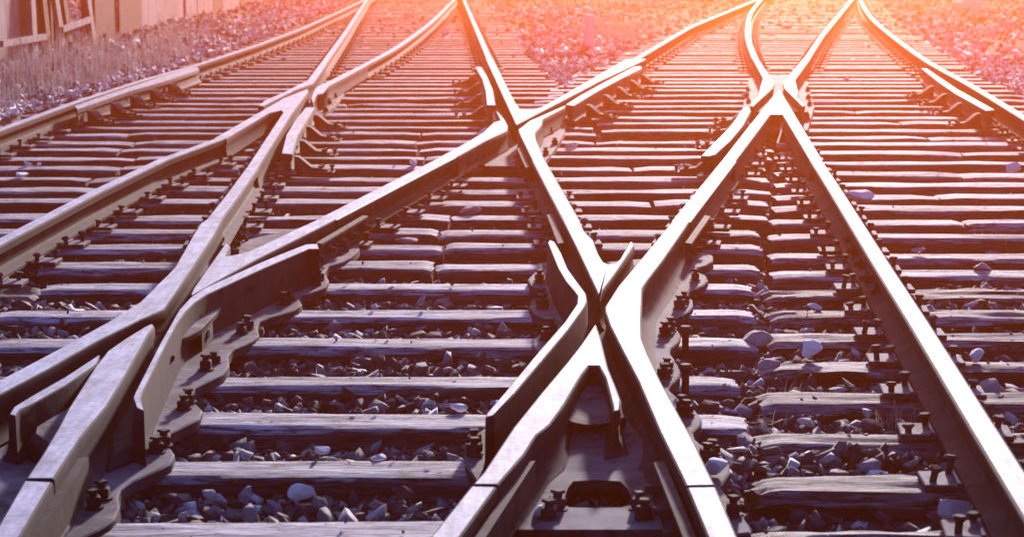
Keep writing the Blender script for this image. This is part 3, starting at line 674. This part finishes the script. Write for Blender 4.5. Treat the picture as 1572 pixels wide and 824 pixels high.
for key, nm in keys.items():
    p = sorted(L[key], key=lambda q: q[1]); y0, y1 = p[0][1], p[-1][1]; n = 0
    for (x0, x1, yc, hw) in sorted(FOOT, key=lambda f: f[2]):
        if not (y0 + .05 < yc < y1 - .05): continue
        x = xat(key, yc)
        if not (x0 + .02 < x < x1 - .02): continue
        if abs(x) > 0.25 * yc + 1.0 or yc > 52: continue
        if key == 'r8' and 15.5 < yc < 24 : pass
        n += 1; s = (xat(key, yc + .3) - xat(key, yc - .3)) / .6
        spots.append((yc, x, math.atan2(-s, 1), key, nm, n))
spots.sort()
far_v = []; far_f = []; cnt = 0
TR = random.Random(8)
for i, (yc, x, rz, key, nm, n) in enumerate(spots):
    if cnt < 300:
        cnt += 1
        if yc < 17:
            o = empty('tie_plate', (x, yc, 0.002), rz + TR.uniform(-.04, .04))
            pl = link('plate', TP, None, o)
            for sx, sy in ((-.080, .05), (-.135, -.045), (.080, -.05), (.135, .045)):
                s_ = link('spike', SPIKE_ME, None, o); s_.location = (sx + TR.uniform(-.006, .006), sy + TR.uniform(-.01, .01), 0.018 + TR.uniform(-.022, .010)); s_.rotation_euler = (TR.uniform(-.22, .22), TR.uniform(-.22, .22), 0)
        else:
            o = link('tie_plate', TPF); o.location = (x, yc, 0.002); o.rotation_euler = (0, 0, rz)
        tag(o, f'{ordinal(n)} tie plate up the {nm}', 'tie plate', 'tie plates holding the rails to the sleepers')
    else:
        c, s = math.cos(rz), math.sin(rz); b0 = len(far_v)
        for (u, v, z) in [(-.18, -.08, .0), (.18, -.08, .0), (.18, .08, .0), (-.18, .08, .0), (-.18, -.08, .022), (.18, -.08, .022), (.18, .08, .022), (-.18, .08, .022)]:
            far_v.append((x + u * c - v * s, yc + u * s + v * c, z))
        far_f += [(b0 + 4, b0 + 5, b0 + 6, b0 + 7), (b0, b0 + 1, b0 + 5, b0 + 4), (b0 + 1, b0 + 2, b0 + 6, b0 + 5), (b0 + 3, b0, b0 + 4, b0 + 7)]
if far_v: tag(link('tie_plates', mesh_from('tie_plates', far_v, far_f), PLATE), 'far rows of small tie plates and spikes along the distant rails', 'tie plates', kind='stuff')

# ------------------------------------------------------------------ ground
def in_track(x, y):
    if y < 15.9: return x > xat('r8', y) - .6
    if xat('r8', y) - .6 < x < xat('R3', y) + .6: return True
    return xat('R2', y) - .5 < x < xat('r6', y) + .6
def height(x, y):
    n = noise.noise(Vector((x * 1.1, y * 1.1, 3))) * .5 + noise.noise(Vector((x * 3.7, y * 3.7, 9))) * .3
    if in_track(x, y):
        z = -0.074 + 0.03 * n - min(0.035, max(0, (y - 8)) * 0.012)
        if y > 24: z += min(.05, (y - 24) * .004)
        return z
    if x < xat('r8', y): return 0.0 + .05 * n + min(.12, (xat('r8', y) - .6 - x) * .07)
    if y > 15.9 and xat('R3', y) < x < xat('R2', y):
        d = min(x - xat('R3', y) - .6, xat('R2', y) - .5 - x); return -.06 + .05 * n + min(.14, d * .12)
    d = x - xat('r6', y) - .6; return -.05 + .06 * n + min(.35, d * .10)
def ground_sheet():
    ys = list(np.arange(1, 20, .12)) + list(np.arange(20, 70, .3)) + [75, 85, 100, 140, 220, 400, 800]
    xs_u = [-1000, -400, -120, -40, -20] + list(np.arange(-14, 24, .18)) + [30, 50, 130, 400, 1000]
    ys = [-300, -60, -10] + ys
    vs = []; fs = []
    for y in ys:
        for x in xs_u:
            yy = min(max(y, 4), 60); inside = -14 <= x <= 24 and 1 <= y <= 70
            vs.append((x, y, height(x, yy) if inside else -0.02))
    nx = len(xs_u)
    for i in range(len(ys) - 1):
        for j in range(nx - 1):
            a = i * nx + j; fs.append((a, a + 1, a + nx + 1, a + nx))
    me = mesh_from('ground', vs, fs, True); return me
tag(link('ground', ground_sheet(), DIRT), kind='structure')

# ------------------------------------------------------------------ stones
NR = np.random.default_rng(4)
def rock_variants(n, npts, flat=.7):
    out = []
    for _ in range(n):
        bm = bmesh.new(); p = NR.normal(size=(npts, 3)); p /= np.linalg.norm(p, axis=1)[:, None]; p *= NR.uniform(.75, 1.1, (npts, 1)); p *= np.array([1, NR.uniform(.45, .85), NR.uniform(.35, flat)])
        for q in p: bm.verts.new(q * .5)
        r = bmesh.ops.convex_hull(bm, input=bm.verts[:])
        bmesh.ops.delete(bm, geom=[v for v in bm.verts if not v.link_faces], context='VERTS')
        bmesh.ops.triangulate(bm, faces=bm.faces[:]); bmesh.ops.recalc_face_normals(bm, faces=bm.faces[:])
        bm.verts.index_update(); out.append((np.array([v.co[:] for v in bm.verts]), np.array([[v.index for v in f.verts] for f in bm.faces]))); bm.free()
    return out
def scatter_mesh(name, variants, pos, size, tone, tilt=1.0):
    V = []; Fc = []; T = []; base = 0; n = len(pos)
    which = NR.integers(0, len(variants), n)
    for k, (v, f) in enumerate(variants):
        idx = np.nonzero(which == k)[0]; m = len(idx)
        if not m: continue
        a = NR.uniform(0, 6.283, m); b = NR.normal(0, .5 * tilt, m); c = NR.normal(0, .5 * tilt, m)
        ca, sa, cb, sb, cc, sc = np.cos(a), np.sin(a), np.cos(b), np.sin(b), np.cos(c), np.sin(c)
        Rm = np.empty((m, 3, 3))
        Rm[:, 0, 0] = ca * cb; Rm[:, 0, 1] = ca * sb * sc - sa * cc; Rm[:, 0, 2] = ca * sb * cc + sa * sc
        Rm[:, 1, 0] = sa * cb; Rm[:, 1, 1] = sa * sb * sc + ca * cc; Rm[:, 1, 2] = sa * sb * cc - ca * sc
        Rm[:, 2, 0] = -sb; Rm[:, 2, 1] = cb * sc; Rm[:, 2, 2] = cb * cc
        P = np.einsum('mij,vj->mvi', Rm, v) * size[idx][:, None, None] + pos[idx][:, None, :]
        nv = len(v); V.append(P.reshape(-1, 3)); T.append(np.repeat(tone[idx], nv))
        Fc.append((f[None] + (np.arange(m) * nv)[:, None, None] + base).reshape(-1, 3)); base += m * nv
    V = np.concatenate(V).astype(np.float32); Fc = np.concatenate(Fc).astype(np.int32); T = np.concatenate(T).astype(np.float32)
    me = bpy.data.meshes.new(name); me.vertices.add(len(V)); me.vertices.foreach_set('co', V.ravel())
    me.loops.add(Fc.size); me.loops.foreach_set('vertex_index', Fc.ravel())
    me.polygons.add(len(Fc)); me.polygons.foreach_set('loop_start', np.arange(0, Fc.size, 3, dtype=np.int32)); me.update(calc_edges=True)
    at_ = me.attributes.new('tone', 'FLOAT', 'POINT'); at_.data.foreach_set('value', T)
    return me
feet = sorted(FOOT, key=lambda f: f[2]); fy = np.array([f[2] for f in feet])
def on_sleeper(x, y, pad=0.0):
    i = np.searchsorted(fy, y - .2)
    while i < len(feet) and feet[i][2] < y + .2:
        f = feet[i]
        if abs(y - f[2]) < f[3] + pad and f[0] - .0 < x < f[1]: return True
        i += 1
    return False
pos = []; size = []; tone = []; gp = []; gs = []; gt = []
def sample(y0, y1, dens, smin, smax):
    area = .5 * (y1 * y1 - y0 * y0) * .51 + (y1 - y0) * 2.6; n = int(area * dens)
    yy = np.sqrt(NR.uniform(y0 * y0, y1 * y1, n)); xx = NR.uniform(-1, 1, n) * (.255 * yy + 1.3)
    for x, y in zip(xx, yy):
        sz = smin + (smax - smin) * NR.random() ** 1.8
        if in_track(x, y):
            os = on_sleeper(x, y, -.005)
            cl = noise.noise(Vector((x * 1.3, y * 1.3, 17)))
            if os:
                if NR.random() > (.011 if y < 9 else .014 if y < 26 else .03 + .12 * max(0, cl)) : continue
                z = .004 + sz * .15; sz *= .55
                if sz > .026: sz = .026
            else:
                if on_sleeper(x, y, sz * .28): continue
                z = height(x, y) + sz * NR.uniform(-.1, .32) + max(0, cl) * (.05 if y < 9 else .03)
            pos.append((x, y, z)); size.append(sz)
            t = NR.random() * .86 if NR.random() > .025 else NR.uniform(.88, 1.0)
            tone.append(t)
        else:
            k = noise.noise(Vector((x * .5, y * .35, 5)))
            left = x < xat('r8', y)
            if left:
                d = xat('r8', y) - .6 - x
                if d > .45 + .03 * max(0, y - 20) and NR.random() < .85: continue
            elif x > xat('r6', y) and (x - xat('r6', y)) > 1.5 + k * 2.2 and NR.random() < .82: continue
            elif xat('R3', y) < x < xat('R2', y) and y > 27 and k > -.25 and abs(x - (xat('R3', y) + xat('R2', y)) / 2) < (y - 26) * .16 and NR.random() < .88: continue
            gp.append((x, y, height(x, y) + sz * NR.uniform(0, .35))); gs.append(sz * 1.1); gt.append(NR.random())
sample(4.3, 9, 1900, .022, .105); sample(9, 16, 750, .028, .10); sample(16, 26, 360, .045, .13); sample(26, 55, 130, .07, .18)
tag(link('ballast', scatter_mesh('ballast', rock_variants(18, 10), np.array(pos), np.array(size), np.array(tone)), BALLAST), 'dark grey broken stone lying between the sleepers', 'ballast', kind='stuff')
tag(link('gravel', scatter_mesh('gravel', rock_variants(12, 9), np.array(gp), np.array(gs), np.array(gt)), GRAVEL), 'pale gravel heaped beside the tracks and around the white post', 'gravel', kind='stuff')
print('stones', len(pos), len(gp), 'sleepers', NS, 'plates', len(spots))

# ------------------------------------------------------------------ individual stones
WS = [ # px, py(bottom), width px, level, material, label
 (465, 770, 46, -.06, WHITE, 'large smooth white stone between two sleepers at the lower middle'),
 (397, 792, 40, -.08, WHITE, 'angular white stone left of the large smooth white one'),
 (338, 787, 42, -.08, PALE, 'pale round stone beside the left plate of the near left frog'),
 (705, 631, 28, .0, WHITE, 'small white triangular stone left of the centre frog guard wall'),
 (580, 706, 26, -.0, WHITE, 'little white stone on a sleeper edge above the large smooth one'),
 (495, 696, 24, -.02, WHITE, 'small white stone high between sleepers at lower middle left'),
 (1247, 549, 34, .0, WHITE, 'oval white stone on the cracked sleeper left of the long right rail'),
 (1500, 557, 28, .0, WHITE, 'pointed white stone on a sleeper at the right edge'),
 (1326, 312, 48, -.02, WHITE, 'flat white slab of stone just right of the long right rail'),
 (1252, 475, 24, .0, WHITE, 'little white stone between two spiked plates left of the right rail'),
 (833, 790, 28, .03, WHITE, 'white stone lying on the heel plate next to its square bolt'),
 (1345, 732, 38, -.03, WHITE, 'low white stone between sleepers at the lower right'),
 (1510, 414, 28, -.0, PALE, 'pale stone on the sleeper near the right edge, halfway down'),
 (722, 330, 34, -.02, PALE, 'rounded pale stone between sleepers above the centre'),
 (620, 375, 36, -.02, PALE, 'flat pale stone on a sleeper right of the guard wall end'),
 (41, 255, 13, .0, WHITE, 'left one of two tiny white stones beside the left edge'),
 (60, 253, 7, .0, WHITE, 'tiniest white chip beside the left edge'),
 (30, 272, 20, .0, WHITE, 'flat white stone below two chips at the left edge'),
 (636, 256, 15, .0, WHITE, 'small white stone on a sleeper above the slanting rail'),
 (1160, 532, 48, -.02, PALE, 'knobbly pale lump in the break between the sleeper rows'),
 (1180, 572, 34, -.04, PALE, 'second pale lump in the break line, below the knobbly one'),
 (1098, 728, 36, .03, WHITE, 'long white chunk lying against the right leg of the centre frog'),
 (1522, 606, 34, -.03, PALE, 'pale stone in front of a sleeper near the right edge'),
 (1556, 266, 26, .0, WHITE, 'white stone at the right edge above the middle'),
 (1464, 800, 56, .0, PALE, 'rough brownish stone by the spikes in the lower right corner'),
 (879, 226, 22, .0, WHITE, 'small white block right of the far middle frog'),
 (1052, 262, 24, -.0, WHITE, 'white stone left of the curved check rail end'),
 (1290, 604, 30, -.03, PALE, 'pale stone behind a sleeper left of the long right rail'),
 (1240, 655, 26, .0, PALE, 'pale pebble on the left sleeper end near the bottom right'),
 (232, 110, 13, .02, WHITE, 'white stone among the grass beside the fence-side rail'),
 (61, 170, 12, .02, WHITE, 'white stone at the grass edge on the far left'),
 (30, 178, 10, .02, WHITE, 'white stone left of another at the grass edge on far left'),
 (434, 92, 11, .0, WHITE, 'white stone between the two far left rails'),
 (683, 56, 12, .0, WHITE, 'white stone right of the curved rail at the top'),
 (1146, 149, 13, .02, WHITE, 'white flat stone left of the far right frog'),
 (1300, 124, 10, .0, WHITE, 'tiny white stone inside the far right tracks'),
 (330, 55, 18, .05, WHITE, 'large white stone by the foot of the fence'),
 (1410, 388, 22, .0, PALE, 'pale stone on a sleeper just right of the long rail'),
 (1240, 300, 16, .0, WHITE, 'small white stone right of the long rail near the far frog'),
 (745, 208, 15, .03, WHITE, 'white stone against the left arm of the far middle frog'),
]
SLABS = {1326: .36, 722: .3, 620: .3, 1252: .4, 1345: .36, 1247: .46, 879: .35, 30: .4, 1240: .4, 1290: .4, 1522: .5, 495: .4, 580: .4, 1052: .4, 1410: .4, 1510: .45, 1098: .5}
for i, (sx, sy, swd, z, mt, lb) in enumerate(WS):
    X, Y = at(sx, sy, z); wd = swd / F_PX * (Y + .1)
    bm = bmesh.new(); bmesh.ops.create_icosphere(bm, subdivisions=3, radius=.5); q = random.Random(i * 7 + 1)
    cuts = [(Vector((q.gauss(0, 1), q.gauss(0, 1), q.gauss(0, .8))).normalized(), q.uniform(.18, .40)) for _ in range(12)]
    for v in bm.verts:
        for (nn, d) in cuts:
            e = v.co.dot(nn) - d
            if e > 0: v.co -= nn * e
        v.co += v.co.normalized() * noise.noise(v.co * 5 + Vector((i, 0, 0))) * .03
    lo = min(v.co.z for v in bm.verts); wx = max(v.co.x for v in bm.verts) - min(v.co.x for v in bm.verts)
    hz = SLABS.get(sx, q.uniform(.5, .66))
    for v in bm.verts: v.co = Vector((v.co.x / wx, v.co.y / wx * .85, (v.co.z - lo) / wx * hz))
    me = bm_mesh('stone', bm, R(22)); o = link('stone', me, mt); o.location = (X, Y + wd * .3, z - .004); o.scale = (wd,) * 3; o.rotation_euler = (0, 0, q.uniform(-.5, .5))
    tag(o, lb, 'stone', 'pale stones standing out from the ballast')

# ------------------------------------------------------------------ grass and straw
def blades(name, spots_, hmin, hmax, wd, mat, label, lean=.5, seed=1):
    q = np.random.default_rng(seed); vs = []; fs = []; tn = []
    for (x, y, z, n, rad, hs) in spots_:
        for _ in range(n):
            a = q.uniform(0, 6.283); r = rad * math.sqrt(q.random()); bx = x + r * math.cos(a); by = y + r * math.sin(a)
            h = q.uniform(hmin, hmax) * hs; d = q.uniform(0, 6.283); l = abs(q.normal(0, lean)) * h; w2 = wd * q.uniform(.6, 1.2)
            cx, cy = math.cos(d), math.sin(d); px_, py_ = -cy * w2, cx * w2
            b0 = len(vs); t = q.random()
            for k in range(4):
                f = k / 3; ww = (1 - f * .9); zz = z + h * (f - .35 * f * f * min(1.6, l / h)); of = l * f * f
                vs.append((bx + cx * of - px_ * ww, by + cy * of - py_ * ww, zz)); vs.append((bx + cx * of + px_ * ww, by + cy * of + py_ * ww, zz)); tn += [t, t]
            for k in range(3): fs.append((b0 + 2 * k, b0 + 2 * k + 1, b0 + 2 * k + 3, b0 + 2 * k + 2))
    me = mesh_from(name, vs, fs, True); a_ = me.attributes.new('tone', 'FLOAT', 'POINT'); a_.data.foreach_set('value', tn)
    return tag(link(name, me, mat), label, 'grass', kind='stuff')
q = random.Random(3); sp = []
for _ in range(1300):
    y = q.uniform(15.5, 36); xr = xat('r8', y) - .65; x = xr - .1 - abs(q.gauss(0, .75))
    if x < -5.72: continue
    if noise.noise(Vector((x * 1.6, y * 1.1, 40))) < -.12: continue
    fade = max(0.25, 1 - (y - 22) / 14)
    if q.random() > fade: continue
    sp.append((x, y, height(x, y) - .01, 9, .10, (.55 + .6 * min(1, (xr - x))) * (1 if y < 26 else .7)))
blades('grass', sp, .12, .42, .0065, GRASS, 'rough tufted grass growing along the foot of the fence', .65, 2)
sp = []
for _ in range(380):
    y = q.uniform(27, 52); a = xat('R3', y) + .8; b = xat('R2', y) - .8
    if b > a: x = q.uniform(a, b); sp.append((x, y, height(x, y), 10, .16, .55))
for _ in range(500):
    y = q.uniform(17, 52); x = xat('r6', y) + 1.3 + abs(q.gauss(0, 1.6))
    if x < .26 * y + .5: sp.append((x, y, height(x, y), 9, .16, .5))
for _ in range(90):
    X, Y = at(q.uniform(890, 975), q.uniform(38, 62), .05); sp.append((X, Y, height(X, Y), 16, .15, 1.1))
blades('weeds', sp, .05, .2, .006, GRASS, 'low weeds thinly covering the dirt beyond the gravel', .9, 5)
sp = []
for (sx, sy, n, h) in [(205, 318, 40, 1.3), (220, 322, 25, 1.0), (1385, 640, 30, .9), (1370, 650, 20, .8), (1200, 600, 14, .8), (1190, 640, 14, .8), (1535, 375, 14, 1), (1512, 352, 22, .8), (230, 365, 10, .8), (1165, 700, 10, .7), (960, 770, 8, .9), (1395, 215, 8, 1.2), (1075, 270, 18, .7)]:
    X, Y = at(sx, sy, -.03); sp.append((X, Y, -.06, n, .06, h))
for _ in range(150):
    y = q.uniform(5, 16); x = q.uniform(-.24, .24) * y
    if not on_sleeper(x, y, .02): sp.append((x, y, -.11, 4, .06, .6))
blades('dry_straw', sp, .05, .13, .0016, STRAW, 'dry straw tufts and stalks caught between the sleepers', 1.0, 9)
# fallen twig inside the far right frog
def stick(pts, r, name, label, cat, mat):
    bm = bmesh.new(); rings = []
    for i, p in enumerate(pts):
        rings.append([bm.verts.new((p[0] + math.cos(a) * r, p[1] + math.sin(a) * r * .4, p[2] + math.sin(a) * r)) for a in [k * math.pi / 3 for k in range(6)]])
    for a, b in zip(rings, rings[1:]):
        for k in range(6): bm.faces.new((a[k], a[(k + 1) % 6], b[(k + 1) % 6], b[k]))
    bm.faces.new(rings[0]); bm.faces.new(rings[-1][::-1])
    return top_obj(name, bm_mesh(name, bm, R(60)), mat, label, cat)
p0 = at(1201, 187, .10); p1 = at(1193, 221, .03)
stick([(*p0, .10), ((p0[0] + p1[0]) / 2 + .01, (p0[1] + p1[1]) / 2, .07), (*p1, .03), (p1[0] + .04, p1[1] - .1, .03)], .008, 'stick', 'pale stick leaning on the block below the far right frog point', 'stick', PALE)

# ------------------------------------------------------------------ white post, beam, slab
X, Y = at(905, 73, .04)
bm = bmesh.new(); cyl_bm(bm, 0, 0, -.1, .43, .068, .064, 20); cyl_bm(bm, 0, 0, .43, .445, .064, .045, 20)
o = link('marker_post', bm_mesh('marker_post', bm, R(30)), POSTM); o.location = (X, Y, .04); tag(o, 'short white round post standing in the pale gravel bank', 'post')
X, Y = at(1050, 6, .0)
bm = bmesh.new(); box_bm(bm, 0, 0, .14, 1.35, .28, .26, 0, .01); box_bm(bm, .1, .32, .13, 1.25, .26, .25, 0, .01)
o = link('timber_beam', bm_mesh('timber_beam', bm, R(30)), FENCE_D); o.location = (X, Y, 0); tag(o, 'dark timber beam lying across the gravel at the top edge', 'beam')
X, Y = at(830, 3, .0)
bm = bmesh.new(); box_bm(bm, 0, 0, .12, 1.5, .3, .24, .1, .01)
o = link('timber_beam', bm_mesh('timber_beam', bm, R(30)), FENCE_D); o.location = (X, Y, 0); tag(o, 'dark timber lying right of the straight rail at the top edge', 'beam')
X, Y = at(1485, 13, .18)
bm = bmesh.new(); box_bm(bm, 0, 0, .08, .50, .4, .15, .25, .02); box_bm(bm, .1, .25, .16, .3, .3, .2, -.4, .03)
o = link('concrete_slab', bm_mesh('concrete_slab', bm, R(30)), WHITE); o.location = (X, Y, .15); tag(o, 'white broken concrete slab on the dirt at the upper right', 'slab')

# ------------------------------------------------------------------ fence
def fence_y(pxx, X):      # distance along the fence line for a column of the photograph
    return X * F_PX / (pxx - W_PX / 2) * 1.0
FX = -5.75
FN = empty('board_fence', (FX, 24, 0)); tag(FN, 'tall fence of wide weathered vertical boards beyond the grass', 'fence')
def board(y0, y1, x, h, mat, th=.03, lean=0.0, z0=0.0):
    bm = bmesh.new(); c = (y0 + y1) / 2; box_bm(bm, x, c, z0 + h / 2, th, abs(y1 - y0), h, 0, .004, rx=lean)
    return part('board', FN, bm, mat)
fr = random.Random(12); y = 21.4
cols = [4, 22, 39, 178, 199, 218, 240, 265, 290, 318, 340, 365, 392, 420, 450]
ycol = [fence_y(c, FX) for c in cols]
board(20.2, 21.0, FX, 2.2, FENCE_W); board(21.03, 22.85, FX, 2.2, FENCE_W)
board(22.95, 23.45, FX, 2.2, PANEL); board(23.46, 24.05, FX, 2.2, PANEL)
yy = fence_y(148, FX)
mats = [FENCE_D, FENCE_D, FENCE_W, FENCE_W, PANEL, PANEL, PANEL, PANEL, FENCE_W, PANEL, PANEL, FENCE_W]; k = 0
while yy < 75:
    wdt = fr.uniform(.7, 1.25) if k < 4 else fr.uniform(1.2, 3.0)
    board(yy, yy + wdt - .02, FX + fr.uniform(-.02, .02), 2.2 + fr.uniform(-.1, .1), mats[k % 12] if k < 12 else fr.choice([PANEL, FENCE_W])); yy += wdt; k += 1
for py_ in (22.9, 26.0, 28.4, 32, 36, 41, 46, 52, 58, 64, 70):
    bm = bmesh.new(); box_bm(bm, FX - .1, py_, 1.1, .12, .12, 2.2, 0, .006); part('post', FN, bm, FENCE_D)
bm = bmesh.new(); box_bm(bm, FX - .55, 25.8, 1.2, .04, 5.5, 2.4, 0, .004)
o = link('dark_hoarding', bm_mesh('dark_hoarding', bm, R(30)), FENCE_D); tag(o, 'dark hoarding seen through the gap behind the leaning pickets', 'hoarding')
def pickets(cols_, bar_, label):
    c = FX + .12; y0 = fence_y(cols_[0][0], c); o = empty('picket_panel', (c, y0, 0)); tag(o, label, 'broken fence panel', 'picket panels leaning on the fence')
    for (a, b, mt) in cols_:       # column at the foot, column at the top edge
        ya = fence_y(a, c); yb = fence_y(b, c); d = (yb - ya)
        h = 1.9; zt = (115 + (a * .0)) ; vis = max(.5, (CAM_Z - .05)); bm = bmesh.new()
        pts = [(-.03, ya - .11, .0), (.03, ya - .11, .0), (.03, ya + .11, .0), (-.03, ya + .11, .0)]
        lo = [bm.verts.new((c + p, q_, z)) for p, q_, z in pts]; hi = [bm.verts.new((c + p - .08, q_ + d * 2.0, h)) for p, q_, z in pts]
        bm.faces.new(lo); bm.faces.new(hi[::-1])
        for i in range(4): bm.faces.new((lo[i], lo[(i + 1) % 4], hi[(i + 1) % 4], hi[i]))
        part('picket', o, bm, mt)
    (ca, ra, cb, rb) = bar_
    ya, yb = fence_y(ca, c + .06), fence_y(cb, c + .06)
    za = CAM_Z - math.tan(PITCH + math.atan((ra - 412) / F_PX)) * ya; zb = CAM_Z - math.tan(PITCH + math.atan((rb - 412) / F_PX)) * yb
    bm = bmesh.new(); v = []
    for yq, zq in ((ya, za), (yb, zb)):
        for dx, dz in ((0, -.035), (.05, -.035), (.05, .035), (0, .035)): v.append(bm.verts.new((c + .04 + dx, yq, zq + dz)))
    bm.faces.new(v[:4]); bm.faces.new(v[4:][::-1])
    for i in range(4): bm.faces.new((v[i], v[(i + 1) % 4], v[4 + (i + 1) % 4], v[4 + i]))
    part('crossbar', o, bm, PANEL)
pickets([(55, 58, PANEL), (78, 74, FENCE_W)], (5, 68, 72, 57), 'left broken picket panel with a pale crossbar, leaning at the left edge')
pickets([(101, 92, PANEL), (148, 140, PANEL), (112, 104, FENCE_W)], (98, 46, 143, 30), 'second picket panel with tilted crossbar, right of the first')

# ------------------------------------------------------------------ air
if HAZE_DENSITY:
    bm = bmesh.new(); box_bm(bm, 0, 250, .15, 2060, 1140, 4.9)
    o = link('haze', bm_mesh('haze', bm)); o.location = (0, 0, 0)
    hm = bpy.data.materials.new('haze'); hm.use_nodes = True; t = hm.node_tree; t.nodes.clear()
    vo = t.nodes.new('ShaderNodeVolumePrincipled'); vo.inputs['Density'].default_value = HAZE_DENSITY; vo.inputs['Anisotropy'].default_value = 0.93
    vo.inputs['Color'].default_value = (1.0, .185, .03, 1)  # flare glow put into the volume's colour; the haze is added for it
    t.links.new(vo.outputs[0], t.nodes.new('ShaderNodeOutputMaterial').inputs['Volume'])
    o.data.materials.append(hm); tag(o, 'orange haze added over the whole yard for the flare glow', 'haze', kind='stuff')
